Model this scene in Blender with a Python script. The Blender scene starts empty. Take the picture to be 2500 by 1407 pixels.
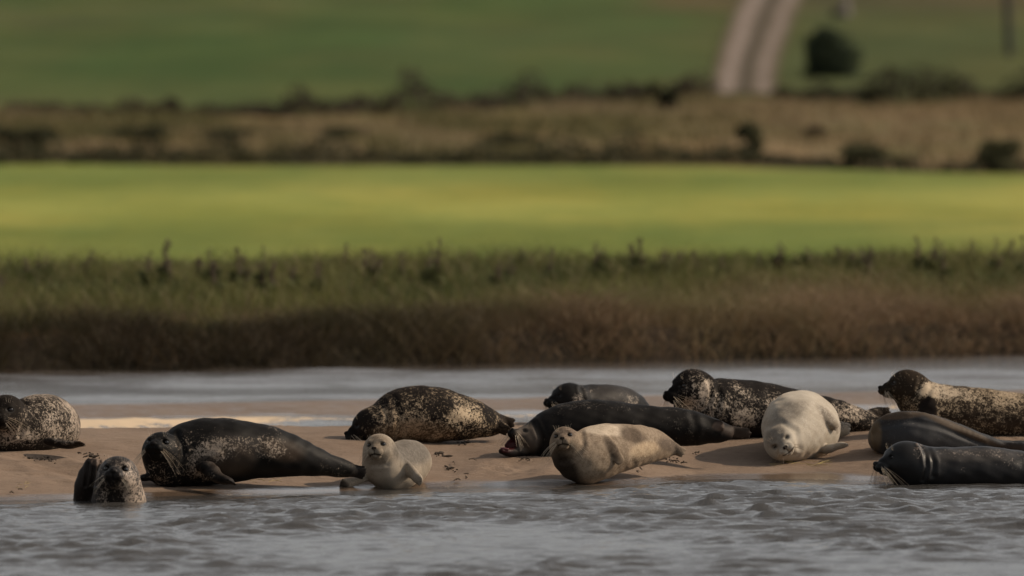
import bpy, math, random
import numpy as np
from mathutils import Vector
SC = bpy.context.scene
COL = SC.collection
R_ = math.radians

# ------------------------------------------------------------------ camera, sky, sun, exposure
FPX = 500.0/36.0*2500.0          # focal length in photo pixels (2500 wide)
CAMZ = 3.5
PITCH = math.atan((703.5-25.0)/FPX)
cam_d = bpy.data.cameras.new('camera'); cam = bpy.data.objects.new('camera', cam_d); COL.objects.link(cam)
cam.location = (0, 0, CAMZ); cam.rotation_euler = (math.pi/2-PITCH, 0, 0)
cam_d.lens = 500; cam_d.sensor_width = 36; cam_d.clip_start = 1; cam_d.clip_end = 6000
cam_d.dof.use_dof = True; cam_d.dof.focus_distance = 104.4; cam_d.dof.aperture_fstop = 2.9
SC.camera = cam

SUN_DIR = Vector((0.80, 0.12, 0.57)).normalized()      # towards the sun
SUN_EL = math.asin(SUN_DIR.z)
w = bpy.data.worlds.new('World'); SC.world = w; w.use_nodes = True
nt = w.node_tree; nt.nodes.clear()
sky = nt.nodes.new('ShaderNodeTexSky'); sky.sky_type = 'NISHITA'; sky.sun_disc = False
sky.sun_elevation = SUN_EL; sky.sun_rotation = math.atan2(SUN_DIR.x, SUN_DIR.y)
sky.air_density = 1.0; sky.dust_density = 2.0; sky.ozone_density = 1.0
hs = nt.nodes.new('ShaderNodeHueSaturation'); hs.inputs['Saturation'].default_value = 0.12
bg = nt.nodes.new('ShaderNodeBackground'); bg.inputs['Strength'].default_value = 0.115
wo = nt.nodes.new('ShaderNodeOutputWorld')
nt.links.new(sky.outputs[0], hs.inputs['Color']); nt.links.new(hs.outputs[0], bg.inputs['Color']); nt.links.new(bg.outputs[0], wo.inputs['Surface'])
sun_d = bpy.data.lights.new('sun', 'SUN'); sun_d.energy = 3.9; sun_d.angle = R_(0.6); sun_d.color = (1.0, 0.81, 0.60)
sun = bpy.data.objects.new('sun', sun_d); COL.objects.link(sun)
sun.rotation_euler = SUN_DIR.to_track_quat('Z', 'Y').to_euler(); sun.location = (30, 100, 30)
SC.view_settings.view_transform = 'Standard'; SC.view_settings.look = 'None'
SC.view_settings.exposure = -0.08; SC.view_settings.gamma = 1.0
SC.cycles.use_denoising = True
SC.cycles.max_bounces = 6

# ------------------------------------------------------------------ helpers
RNG = np.random.default_rng(7)

def at(px, py, D):
    """the point at distance D (world Y) seen at photo pixel px, py"""
    cp, sp = math.cos(PITCH), math.sin(PITCH)
    a = (px-1250.0)/FPX; b = (703.5-py)/FPX
    y = cp + b*sp; z = -sp + b*cp
    return np.array([a/y*D, D, CAMZ + z/y*D])

def link_mesh(name, me, parent=None, mat=None):
    o = bpy.data.objects.new(name, me); COL.objects.link(o)
    if parent is not None: o.parent = parent
    if mat is not None: me.materials.append(mat)
    return o

def np_mesh(name, V, F, smooth=True):
    """mesh from numpy arrays; F is (n,4) or (n,3)"""
    me = bpy.data.meshes.new(name)
    V = np.ascontiguousarray(V, np.float32); F = np.ascontiguousarray(F, np.int32)
    n, k = F.shape
    me.vertices.add(len(V)); me.vertices.foreach_set('co', V.ravel())
    me.loops.add(n*k); me.loops.foreach_set('vertex_index', F.ravel())
    me.polygons.add(n); me.polygons.foreach_set('loop_start', np.arange(0, n*k, k, dtype=np.int32))
    me.polygons.foreach_set('use_smooth', np.full(n, smooth))
    me.update(calc_edges=True)
    return me

def vattr(me, name, arr):
    arr = np.asarray(arr, np.float32)
    if arr.ndim == 1:
        a = me.attributes.new(name, 'FLOAT', 'POINT'); a.data.foreach_set('value', arr)
    else:
        if arr.shape[1] == 3: arr = np.concatenate([arr, np.ones((len(arr), 1), np.float32)], 1)
        a = me.attributes.new(name, 'FLOAT_COLOR', 'POINT'); a.data.foreach_set('color', np.ascontiguousarray(arr).ravel())

def tag(o, label=None, cat=None, group=None, kind=None):
    if label: o['label'] = label
    if cat: o['category'] = cat
    if group: o['group'] = group
    if kind: o['kind'] = kind
    return o

def ss(x, a, b):
    t = np.clip((x-a)/(b-a), 0, 1); return t*t*(3-2*t)

def vnoise(x, y, seed=0):
    """smooth 2-D value noise, numpy"""
    r = np.random.default_rng(seed).random((256, 256)).astype(np.float32)
    xi = np.floor(x).astype(int); yi = np.floor(y).astype(int); fx = x-xi; fy = y-yi
    fx = fx*fx*(3-2*fx); fy = fy*fy*(3-2*fy)
    g = lambda i, j: r[i & 255, j & 255]
    return (g(xi, yi)*(1-fx)+g(xi+1, yi)*fx)*(1-fy)+(g(xi, yi+1)*(1-fx)+g(xi+1, yi+1)*fx)*fy

def fbm(x, y, seed=0, o=4):
    s = 0; a = .5
    for i in range(o):
        s = s + a*vnoise(x*2**i, y*2**i, seed+i); a *= .5
    return s/(1-.5**o)

class N:
    """tiny node-graph helper"""
    def __init__(s, name):
        s.m = bpy.data.materials.new(name); s.m.use_nodes = True; s.t = s.m.node_tree; s.t.nodes.clear()
        s.out = s.n('ShaderNodeOutputMaterial'); s.p = s.n('ShaderNodeBsdfPrincipled'); s.l(s.p.outputs[0], s.out.inputs[0])
    def n(s, kind, **kw):
        q = s.t.nodes.new(kind)
        for k, v in kw.items():
            if k in q.inputs: q.inputs[k].default_value = v
            else: setattr(q, k, v)
        return q
    def l(s, a, b): s.t.links.new(a, b)
    def set(s, **kw):
        for k, v in kw.items(): s.p.inputs[k.replace('_', ' ')].default_value = v
    def coord(s, scale=(1, 1, 1), kind='Object'):
        c = s.n('ShaderNodeTexCoord'); mp = s.n('ShaderNodeMapping'); mp.inputs['Scale'].default_value = scale
        s.l(c.outputs[kind], mp.inputs[0]); return mp.outputs[0]
    def noise(s, vec, scale, detail=3, rough=.55, dist=0.0):
        q = s.n('ShaderNodeTexNoise'); q.inputs['Scale'].default_value = scale; q.inputs['Detail'].default_value = detail
        q.inputs['Roughness'].default_value = rough; q.inputs['Distortion'].default_value = dist; s.l(vec, q.inputs['Vector']); return q.outputs[0]
    def math(s, op, a, b=None, c=None):
        q = s.n('ShaderNodeMath', operation=op)
        for i, v in enumerate((a, b, c)):
            if v is None: continue
            if isinstance(v, (int, float)): q.inputs[i].default_value = v
            else: s.l(v, q.inputs[i])
        return q.outputs[0]
    def rng(s, v, a, b, c=0., d=1., smooth=False):
        q = s.n('ShaderNodeMapRange'); q.inputs[1].default_value = a; q.inputs[2].default_value = b; q.inputs[3].default_value = c; q.inputs[4].default_value = d
        if smooth: q.interpolation_type = 'SMOOTHSTEP'
        s.l(v, q.inputs[0]); return q.outputs[0]
    def mix(s, f, a, b, mode='MIX'):
        q = s.n('ShaderNodeMix', data_type='RGBA', blend_type=mode)
        for i, v in ((0, f), (6, a), (7, b)):
            if isinstance(v, (int, float)): q.inputs[i].default_value = v
            elif isinstance(v, tuple): q.inputs[i].default_value = v+(1,) if len(v) == 3 else v
            else: s.l(v, q.inputs[i])
        return q.outputs[2]
    def attr(s, name, out=2):
        q = s.n('ShaderNodeAttribute', attribute_name=name); return q.outputs[out]
    def bump(s, h, strength, dist=.01):
        q = s.n('ShaderNodeBump'); q.inputs['Strength'].default_value = strength; q.inputs['Distance'].default_value = dist
        s.l(h, q.inputs['Height']); s.l(q.outputs[0], s.p.inputs['Normal'])
    def col(s, v): s.l(v, s.p.inputs['Base Color'])

# ------------------------------------------------------------------ land profile
_SX = np.array([-6000, -1500, 0, 350, 600, 850, 1100, 1300, 1500, 1700, 2000, 2200, 2500, 4000, 9000.])
_SY = np.array([1245, 1236, 1224, 1214, 1207, 1200, 1189, 1189, 1186, 1172, 1170, 1176, 1172, 1170, 1168.])
_SD = CAMZ*FPX/(_SY-25.0); _SXW = (_SX-1250)/FPX*_SD
def shore(x): return np.interp(x, _SXW, _SD)
def sand_z(x, y):
    s = y-shore(x)
    z = np.where(s < 0, .055*s, 0)+np.where(s >= 0, .085*s, 0)
    crest = .30+.045*np.clip((-x-1.0)/3, 0, 1)-.03*np.clip((x-2.0)/2, 0, 1)
    k = .06; h = np.clip(.5+.5*(crest-z)/k, 0, 1)
    z = z*h+crest*(1-h)-k*h*(1-h)                     # rounded crest
    back = y-shore(x)-6.0
    z = z-np.where(back > 0, .05*back**1.4, 0)
    return np.maximum(z, -.7)
def far_shore(x): return 140.75+.74*np.clip(x, -9, 9)+.02*np.clip(x, -60, 60)
_PB = np.array([-9, -4, -.6, 0, .5, 1.2, 3, 6, 10, 14, 20.])
_PZ = np.array([-.9, -.8, -.25, .0, .30, .36, .42, .58, .70, .70, .70])
_PD = np.array([165, 249, 252, 258, 280, 303, 308, 345, 500, 900, 2500.])
_PE = np.array([.70, .73, .80, 1.05, 1.32, 1.42, 1.50, 1.96, 3.95, 12, 60.])
_HX = [-40, -10.8, -6.5, -2.2, 2.2, 4, 6.5, 10.8, 40]; _HD = [286, 286, 284, 291, 309, 313, 305, 308, 310]
def field_edge(x): return 250-9*ss(np.asarray(x), 3.2, 8.6)+1.2*ss(-np.asarray(x), 5, 9)
def hedge_d(x): return np.interp(x, _HX, _HD)
def land_z(x, y):
    b = y-far_shore(x)
    zb = np.interp(b, _PB, _PZ)
    zf = np.interp(y, _PD, _PE)
    return np.where(y < 165, zb, zf)

def ground_hit(px, py):
    """distance at which the ray through the pixel meets the sand"""
    for D in np.arange(98, 125, .01):
        p = at(px, py, D)
        if p[2] <= max(float(sand_z(p[0], p[1])), 0.0): return D
    return 125.0

def grid_mesh(name, xs, ys, zf):
    X, Y = np.meshgrid(xs, ys, indexing='ij'); Z = zf(X, Y)
    V = np.stack([X, Y, Z], -1).reshape(-1, 3)
    nx, ny = len(xs), len(ys)
    i = np.arange(nx-1)[:, None]*ny+np.arange(ny-1)[None, :]
    F = np.stack([i, i+ny, i+ny+1, i+1], -1).reshape(-1, 4)
    return np_mesh(name, V, F), V

def grow(a, b, s0, g):
    out = [a]; s = s0; d = 1 if b > a else -1
    while (b-out[-1])*d > s: out.append(out[-1]+d*s); s *= g
    out.append(b); return np.array(out)
def xgrid(half, step, out, g=1.15):
    m = np.arange(-half, half+1e-6, step); t = grow(half, out, step*g, g)[1:]
    return np.concatenate([-t[::-1], m, t])

# ------------------------------------------------------------------ materials of the setting
def m_sand():
    n = N('sand'); v = n.coord()
    big = n.noise(v, .9, 4, .6); vs = n.coord((1.2, 3.0, 1)); med = n.noise(vs, 4, 4, .6); fine = n.noise(v, 60, 3, .6)
    grain = n.noise(v, 240, 2, .6)
    c = n.mix(n.rng(big, .35, .65), (.170, .119, .084), (.236, .172, .125))
    c = n.mix(n.math('MULTIPLY', n.rng(med, .42, .7), .5), c, (.19, .128, .088))
    c = n.mix(n.math('MULTIPLY', n.rng(fine, .54, .70), .6), c, (.13, .09, .064))
    c = n.mix(n.math('MULTIPLY', n.rng(grain, .55, .75), .25), c, (.36, .28, .21))
    sp = n.noise(n.coord((1, 1.6, 1)), 19, 3, .62, .4); c = n.mix(n.math('MULTIPLY', n.rng(sp, .57, .68), .62), c, (.085, .058, .041))
    sp2 = n.noise(n.coord((.6, 2.5, 1)), 7, 3, .6, .3); c = n.mix(n.math('MULTIPLY', n.rng(sp2, .58, .70), .4), c, (.30, .225, .165))
    wet = n.attr('wet')
    wn = n.math('ADD', wet, n.math('MULTIPLY', n.math('SUBTRACT', med, .5), .5))
    wf = n.rng(wn, .35, .75, smooth=True)
    c = n.mix(wf, c, n.mix(.5, c, (.06, .042, .03), 'MIX'))
    n.col(c); n.l(n.rng(wf, 0, 1, .92, .09), n.p.inputs['Roughness'])
    n.l(n.rng(wf, 0, 1, .25, .6), n.p.inputs['Specular IOR Level'])
    h = n.math('ADD', n.math('MULTIPLY', med, .6), n.math('ADD', n.math('MULTIPLY', fine, .35), n.math('MULTIPLY', grain, .1)))
    h = n.math('MULTIPLY', h, n.rng(wf, 0, 1, 1, .12)); n.bump(h, .7, .035)
    return n.m

def m_water():
    n = N('river_water'); v = n.coord((1, 1, 1))
    a = n.noise(v, 7, 4, .65, .6); b = n.noise(v, 26, 3, .6)
    foam_glint = n.attr('foam_glint'); fn = n.noise(n.coord((1, .5, 1)), 9, 5, .7)
    ff = n.math('MULTIPLY', n.rng(foam_glint, 0, .5), n.rng(n.math('ADD', fn, n.math('MULTIPLY', n.math('SUBTRACT', foam_glint, .5), .5)), .42, .62, smooth=True))
    n.col(n.mix(ff, n.mix(n.attr('calm'), (.056, .053, .050), (.20, .145, .105)), (.60, .46, .31)))  # golden colour paints the sun glint behind, and tints the froth in front
    n.l(n.math('ADD', n.rng(ff, 0, 1, .07, .7), n.math('MULTIPLY', n.attr('calm'), -.03)), n.p.inputs['Roughness']); n.set(IOR=1.33)
    n.bump(n.math('MULTIPLY', n.math('SUBTRACT', 1., n.attr('calm')), n.math('ADD', n.math('MULTIPLY', a, 1.0), n.math('MULTIPLY', b, .25))), .42, .035)
    return n.m

def m_land():
    n = N('pasture'); v = n.coord()
    c = n.attr('tint', 0)
    a = n.noise(n.coord((.07, .012, .1)), 3, 5, .6); b = n.noise(n.coord((1, .3, 1)), 1.4, 4, .65); f = n.noise(v, 9, 3, .6)
    st = n.noise(n.coord((.11, .010, .1)), 2.2, 4, .6); c = n.mix(n.rng(st, .42, .66, 0, .55), c, n.mix(1.0, c, (1.55, 1.2, 1.15), 'MULTIPLY'))
    c = n.mix(n.rng(a, .36, .6, .0, .75), c, n.mix(1.0, c, (.62, .68, .5), 'MULTIPLY'))
    c = n.mix(n.rng(b, .35, .7, .0, .5), c, n.mix(1.0, c, (1.45, 1.22, 1.1), 'MULTIPLY'))
    c = n.mix(n.rng(f, .4, .7, .0, .5), c, n.mix(1.0, c, (.55, .6, .5), 'MULTIPLY'))
    n.col(c); n.set(Roughness=.95, Specular_IOR_Level=.1)
    n.bump(n.math('ADD', n.math('MULTIPLY', b, 1.), n.math('MULTIPLY', f, .5)), .6, .12)
    return n.m

def m_leaf(name, rough=.75):
    n = N(name); c = n.attr('tint', 0)
    n.col(c); n.set(Roughness=rough, Specular_IOR_Level=.2)
    n.p.inputs['Subsurface Weight'].default_value = 0.0
    tr = n.n('ShaderNodeBsdfTranslucent'); n.l(c, tr.inputs[0]); mx = n.n('ShaderNodeMixShader'); mx.inputs[0].default_value = .3
    n.l(n.p.outputs[0], mx.inputs[1]); n.l(tr.outputs[0], mx.inputs[2]); n.l(mx.outputs[0], n.out.inputs[0])
    return n.m

def m_plain(name, col, rough=.8, var=.35, scale=20, spec=.3, bump=.3):
    n = N(name); v = n.coord(); a = n.noise(v, scale, 4, .6)
    n.col(n.mix(n.rng(a, .3, .7), tuple(x*(1-var) for x in col), tuple(x*(1+var) for x in col)))
    n.set(Roughness=rough, Specular_IOR_Level=spec)
    if bump: n.bump(a, bump, .02)
    return n.m

# ------------------------------------------------------------------ land, sandbank, river
def build_land():
    xs = xgrid(16, .12, 1500, 1.16)
    ys = np.concatenate([np.array([-50, 0, 30, 60, 90, 110, 125]), np.arange(130, 156, .12), np.arange(156, 248, .8), np.arange(248, 312, .25), np.arange(312, 520, 1.5), grow(520, 3500, 4, 1.12)])
    def zf(X, Y):
        z = land_z(X, Y)
        b = Y-far_shore(X)
        rough = ss(b, .3, 1)*(1-ss(Y, 158, 166))*.10+ss(Y, 250, 254)*(1-ss(Y, 300, 312))*.12+ss(Y, 330, 600)*.10
        z = z+rough*(fbm(X*.9, Y*.35, 3)-.5)*2
        return z+ss(Y, 330, 900)*1.4*(fbm(X*.01+9, Y*.006, 8)-.5)*2
    me, V = grid_mesh('ground', xs, ys, zf)
    X, Y = V[:, 0], V[:, 1]; b = Y-far_shore(X)
    C = np.zeros((len(V), 3))
    def put(mask, c):
        nonlocal C
        C = C*(1-mask[:, None])+np.array(c)*mask[:, None]
    nz = fbm(X*.5, Y*.22, 21)-.5
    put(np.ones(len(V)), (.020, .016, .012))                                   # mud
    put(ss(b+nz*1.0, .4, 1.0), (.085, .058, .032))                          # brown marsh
    put(ss(b+nz*3, 3.0, 5.5), (.060, .066, .022))                            # green bank top
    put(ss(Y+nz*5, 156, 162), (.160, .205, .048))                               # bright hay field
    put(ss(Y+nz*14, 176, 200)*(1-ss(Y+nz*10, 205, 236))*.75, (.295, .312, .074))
    fe = field_edge(X)
    put(ss(Y-fe+nz*1, -.5, .5), (.07, .06, .03))
    n2 = fbm(X*.35, Y*.12, 31)-.5
    put(ss(Y-fe, 3, 7), (.165, .130, .072))                                     # rough dry grass
    put(ss(n2, -.04, .12)*ss(Y-fe, 3, 7)*.75, (.11, .10, .042))
    yh = Y-hedge_d(X)
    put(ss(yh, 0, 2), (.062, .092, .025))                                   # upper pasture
    n3 = fbm(X*.12, Y*.02, 41)-.5
    put(ss(yh, 1, 5)*ss(n3, .02, .2)*.6, (.042, .088, .019))
    put(ss(yh, 1, 5)*ss(-n3, .05, .22)*.5, (.085, .086, .034))
    right = ss(X-(.0092*(Y-330)+3.2)+2*nz, 0, 2.8)*ss(yh, 1, 7)
    put(right*.6, (.072, .078, .028))
    put(ss(X-.0092*(Y-330)-2+4*nz, 0, 2)*ss(Y+30*nz, 440, 490)*.6, (.085, .062, .036))
    put(np.exp(-(((X+13.3+.3*nz)/1.7)**2+((Y-435)/7)**2))*.8, (.03, .05, .02))
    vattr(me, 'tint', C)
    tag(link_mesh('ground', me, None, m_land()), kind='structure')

# drag marks the animals left coming up from the water
TRACKS = [[(-.7, 102.8), (-.5, 103.8), (-.1, 104.9), (.1, 106.)], [(-2.6, 102.), (-3., 103.1), (-3.5, 104.)], [(1.9, 104.6), (1.75, 105.6), (2.1, 106.6)], [(1.2, 104.2), (1.5, 104.9), (2.3, 105.2), (3., 105.1)], [(-4.6, 102.4), (-4.1, 103.2), (-2.9, 103.6), (-1.9, 104.6)]]
def build_sand():
    xs = xgrid(5.2, .03, 60, 1.2); ys = np.concatenate([np.arange(94, 100.5, .3), np.arange(100.5, 110, .03), np.arange(110, 116, .25)])
    def zf(X, Y):
        z = sand_z(X, Y); s = Y-shore(X)
        m = ss(s, .3, 1.2)
        z = z+m*.022*(fbm(X*1.1, Y*1.6, 50)-.5)+m*.020*(fbm(X*5, Y*3.0, 55, 3)-.5)
        patch = ss(fbm(X*.8, Y*.6, 58)-.5, .02, .18)*m
        z = z+patch*.042*(fbm(X*16, Y*12, 57, 3)-.55)
        for tr in TRACKS:
            best = np.full(X.shape, 9.)
            for (x0, y0), (x1, y1) in zip(tr[:-1], tr[1:]):
                L2 = (x1-x0)**2+(y1-y0)**2; t = np.clip(((X-x0)*(x1-x0)+(Y-y0)*(y1-y0))/L2, 0, 1)
                best = np.minimum(best, np.hypot(X-x0-t*(x1-x0), Y-y0-t*(y1-y0)))
            u = best/.16; z = z+m*(-.022*np.exp(-u*u)+.016*np.exp(-((u-1.7)/.5)**2))*(.5+fbm(X*6, Y*5, 63, 2))
        return z-.004
    me, V = grid_mesh('sandbank', xs, ys, zf)
    s = V[:, 1]-shore(V[:, 0])
    wet = 1-ss(s+.35*(fbm(V[:, 0]*.9, V[:, 1]*.5, 77)-.5), -.05, .95)
    vattr(me, 'wet', wet)
    tag(link_mesh('sandbank', me, None, m_sand()), kind='structure')

def build_water():
    xs = xgrid(5.6, .035, 400, 1.18)
    ys = np.concatenate([grow(70, -40, .3, 1.25)[::-1][:-1], np.arange(70, 84, .06), np.arange(84, 108.5, .045), np.arange(108.5, 147, .06), np.array([148, 150])])
    rng = np.random.default_rng(3)
    foam_glint = None; calmA = None
    def zf(X, Y):
        nonlocal foam_glint, calmA
        sh = shore(X); d = sh-Y
        near = .08+.52*ss(d, .1, 1.6)+.42*ss(d, 1.5, 6.)
        back = Y > sh+1
        Z = np.zeros_like(X); G = np.zeros_like(X)
        warp = (fbm(X*.5, Y*.25, 90)-.5)*2.2
        mod = .38+1.15*ss(fbm(X*.38, Y*.13, 95, 3), .38, .64)
        for i in range(44):
            L = .13*(5.0**rng.random()); th = R_(80)+rng.normal(0, .5)
            if i % 3 == 0: th += R_(60)*rng.choice([-1, 1])
            k = 2*math.pi/L; amp = .00064*(L/.35)**.9
            Z += amp*np.sin(k*(X*math.cos(th)+Y*math.sin(th))+rng.random()*6.28+warp*(1.2+.4*rng.random()))
        for i in range(8):                                   # a slow underlying swell
            L = rng.uniform(.9, 2.2); th = R_(80)+rng.normal(0, .5); k = 2*math.pi/L
            Z += .0030*np.sin(k*(X*math.cos(th)+Y*math.sin(th))+rng.random()*6.28+warp)
        for i in range(14):                                   # scattered steeper wavelets with narrow crests
            L = rng.uniform(.20, .62); th = R_(88)+rng.normal(0, .40); k = 2*math.pi/L
            ph = k*(X*math.cos(th)+Y*math.sin(th))+rng.random()*6.28+warp*1.6+1.2*(fbm(X*2.2+i, Y*.9, 130+i, 2)-.5)
            gate = ss(fbm(X*1.5+i*7.3, Y*.75+i*3.1, 110+i, 3), .50, .66)
            Z += .0125*(L/.4)**.75*np.exp(5.0*(np.sin(ph)-1))*gate
        Z = Z*mod*near
        G = (.15+1.5*ss(fbm(X*.05+3, Y*.55, 97), .38, .6))*.34
        tt = Y-.55*X; cm = ss(tt, 122.4, 124.6)*(1-ss(tt, 125.8, 129.5))*.85; calm = 1-.6*cm
        zr = Z*0
        for i in range(22):
            L = .35*(5**rng.random()); th = R_(88)+rng.normal(0, .28); k = 2*math.pi/L
            zr += .0030*(L/.8)**.8*np.sin(k*(X*math.cos(th)+Y*math.sin(th))+rng.random()*6.28+warp)
        Z = np.where(back, zr*G*calm*1.8, Z)
        yb = 119.8+.9*(X+2.9)+.5*(fbm(X*1.1, X*0+3, 133, 3)-.5)
        bar = np.exp(-((Y-yb-.6*(fbm(X*.6, Y*.1, 99)-.5))/1.2)**2)*ss(-X, .6, 2.9)
        bar2 = np.exp(-((Y-yb)/.5)**2)*.5
        foam_glint = np.where(back, np.maximum(bar*1.1, bar2)*(.6+.8*fbm(X*1.5, Y*1.5, 98)), .62*np.exp(-((d-.03)/.06)**2)*ss(fbm(X*2.6, Y*1.2, 151, 3), .50, .66))  # rear: painted strip of sun glint; front: froth at the waterline
        calmA = np.where(back, (.18+.82*cm)*(1-bar), 0)
        Z = Z+np.where(back, bar*.05*(.3+1.4*fbm(X*2.2, Y*1.6, 93)), 0)
        return Z
    me, V = grid_mesh('river', xs, ys, zf)
    vattr(me, 'foam_glint', foam_glint.ravel()); vattr(me, 'calm', calmA.ravel())
    tag(link_mesh('river', me, None, m_water()), kind='structure')

def build_bar():
    xs = xgrid(9, .12, 40, 1.25); ys = np.linspace(-3.4, 3.4, 70)
    U, T = np.meshgrid(xs, ys, indexing='ij'); Y = 126.0+.55*np.clip(U, -14, 14)+T
    w_ = 1.9+1.1*(fbm(U*.35, T*0+.5, 141)-.5)*2+.25*(fbm(U*2., T*.8, 142)-.5)
    Z = .05*(1-(T/w_)**2)+.03*(fbm(U*1.2, Y*.8, 143)-.5); Z = np.clip(Z, -.25, .06)
    V = np.stack([U, Y, Z], -1).reshape(-1, 3); nx, ny = len(xs), len(ys); i = np.arange(nx-1)[:, None]*ny+np.arange(ny-1)[None]
    F = np.stack([i, i+ny, i+ny+1, i+1], -1).reshape(-1, 4)
    me = np_mesh('sandbar', V, F); vattr(me, 'wet', np.full(len(V), .54)); tag(link_mesh('sandbar', me, None, bpy.data.materials['sand']), kind='structure')
build_land(); build_sand(); build_water(); build_bar()

# ------------------------------------------------------------------ signed-distance sculpting
def smin(a, b, k):
    h = np.maximum(k-np.abs(a-b), 0)/k
    return np.minimum(a, b)-h*h*k*.25

def surface_nets(F, org, h):
    S = F < 0
    cs = np.zeros(tuple(n-1 for n in F.shape), np.int8)
    corners = [(i, j, k) for i in (0, 1) for j in (0, 1) for k in (0, 1)]
    sl = lambda o: tuple(slice(o[a], F.shape[a]-1+o[a]) for a in range(3))
    for c in corners: cs += S[sl(c)]
    act = (cs > 0) & (cs < 8)
    idx = np.full(act.shape, -1, np.int32); idx[act] = np.arange(act.sum(), dtype=np.int32)
    cells = np.argwhere(act); acc = np.zeros((len(cells), 3)); cnt = np.zeros(len(cells))
    val = {c: F[cells[:, 0]+c[0], cells[:, 1]+c[1], cells[:, 2]+c[2]].astype(np.float64) for c in corners}
    for a in corners:
        for ax in range(3):
            if a[ax]: continue
            b = list(a); b[ax] = 1; b = tuple(b)
            fa, fb = val[a], val[b]; m = (fa < 0) != (fb < 0)
            t = np.where(m, fa/np.where(m, fa-fb, 1), 0)
            p = np.array(a, float)[None]+0*acc; p[:, ax] += t
            acc += p*m[:, None]; cnt += m
    V = org+h*(cells+acc/cnt[:, None])
    quads = []
    for ax in range(3):
        u, v = (ax+1) % 3, (ax+2) % 3
        lo = [slice(1, -1)]*3; hi = [slice(1, -1)]*3; lo[ax] = slice(0, -1); hi[ax] = slice(1, None)
        A, B = S[tuple(lo)], S[tuple(hi)]
        e = np.argwhere(A != B); inside = A[e[:, 0], e[:, 1], e[:, 2]]
        base = e.copy(); base[:, u] += 1; base[:, v] += 1
        def cell(du, dv):
            c = base.copy(); c[:, u] -= du; c[:, v] -= dv; return idx[c[:, 0], c[:, 1], c[:, 2]]
        q = np.stack([cell(1, 1), cell(0, 1), cell(0, 0), cell(1, 0)], 1)
        q[~inside] = q[~inside][:, ::-1]; quads.append(q)
    return V, np.concatenate(quads)

def catmull(P, n):
    P = np.asarray(P, float); Q = np.concatenate([[2*P[0]-P[1]], P, [2*P[-1]-P[-2]]]); out = []
    for i in range(len(P)-1):
        p0, p1, p2, p3 = Q[i:i+4]
        for t in np.arange(n)/n:
            out.append(.5*((2*p1)+(-p0+p2)*t+(2*p0-5*p1+4*p2-p3)*t*t+(-p0+3*p1-3*p2+p3)*t**3))
    out.append(P[-1]); return np.array(out)

class Sculpt:
    def __init__(s, h): s.h = h; s.ops = []
    def add(s, lo, hi, fn, k, sub=False): s.ops.append((np.array(lo)-k-3*s.h, np.array(hi)+k+3*s.h, fn, k, sub))
    def chain(s, P, r, k=.04, nrm=(0, 1, 0), flat=1.0, n=5):
        """swept spheres along a spline; flat stretches the cross-section along nrm"""
        A = catmull(np.c_[np.asarray(P, float), np.asarray(r, float)], n); A[:, 3] = np.maximum(A[:, 3], .003)
        nr = np.array(nrm, float); nr /= np.linalg.norm(nr); g = 1.0/flat-1.0
        st = lambda p: p+np.outer(p@nr, nr)*g
        Q = st(A[:, :3])
        ex = A[:, 3:4]*max(1.0, flat)
        lo, hi = (A[:, :3]-ex).min(0), (A[:, :3]+ex).max(0)
        sc = min(1.0, flat); kk = max(.004, .9*np.linalg.norm(np.diff(A[:, :3], axis=0), axis=1).mean())
        def fn(X, Y, Z):
            d = nr[0]*X+nr[1]*Y+nr[2]*Z
            x, y, z = X+d*nr[0]*g, Y+d*nr[1]*g, Z+d*nr[2]*g
            out = None
            for i in range(len(Q)-1):
                a, b = Q[i], Q[i+1]; ab = b-a; L = ab@ab+1e-12
                t = np.clip(((x-a[0])*ab[0]+(y-a[1])*ab[1]+(z-a[2])*ab[2])/L, 0, 1)
                dd = np.sqrt((x-a[0]-t*ab[0])**2+(y-a[1]-t*ab[1])**2+(z-a[2]-t*ab[2])**2)-(A[i, 3]+t*(A[i+1, 3]-A[i, 3]))
                out = dd if out is None else smin(out, dd, kk)
            return (out*sc).astype(np.float32)
        s.add(lo, hi, fn, k); return A
    def run(s):
        lo = np.min([o[0] for o in s.ops if not o[4]], 0); hi = np.max([o[1] for o in s.ops if not o[4]], 0)
        n = np.ceil((hi-lo)/s.h).astype(int)+1
        F = np.full(n, 1.0, np.float32)
        ax = [lo[i]+s.h*np.arange(n[i]) for i in range(3)]
        for a, b, fn, k, sub in s.ops:
            i0 = np.clip(np.floor((a-lo)/s.h).astype(int), 0, n-1); i1 = np.clip(np.ceil((b-lo)/s.h).astype(int)+1, 1, n)
            S = tuple(slice(i0[j], i1[j]) for j in range(3))
            X = ax[0][S[0]][:, None, None].astype(np.float32); Y = ax[1][S[1]][None, :, None].astype(np.float32); Z = ax[2][S[2]][None, None, :].astype(np.float32)
            d = fn(X, Y, Z)
            F[S] = smin(F[S], d, k) if not sub else -smin(-F[S], d, k)
        return surface_nets(F, lo, s.h)

def ell(q, c, r):
    x, y, z = (q[0]-c[0])/r[0], (q[1]-c[1])/r[1], (q[2]-c[2])/r[2]
    k0 = np.sqrt(x*x+y*y+z*z); k1 = np.sqrt((x/r[0])**2+(y/r[1])**2+(z/r[2])**2)+1e-6
    return k0*(k0-1)/k1
def cone(q, a, b, ra, rb):
    a = np.array(a); ab = np.array(b)-a; L = ab@ab
    t = np.clip(((q[0]-a[0])*ab[0]+(q[1]-a[1])*ab[1]+(q[2]-a[2])*ab[2])/L, 0, 1)
    return np.sqrt((q[0]-a[0]-t*ab[0])**2+(q[1]-a[1]-t*ab[1])**2+(q[2]-a[2]-t*ab[2])**2)-(ra+t*(rb-ra))

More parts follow.
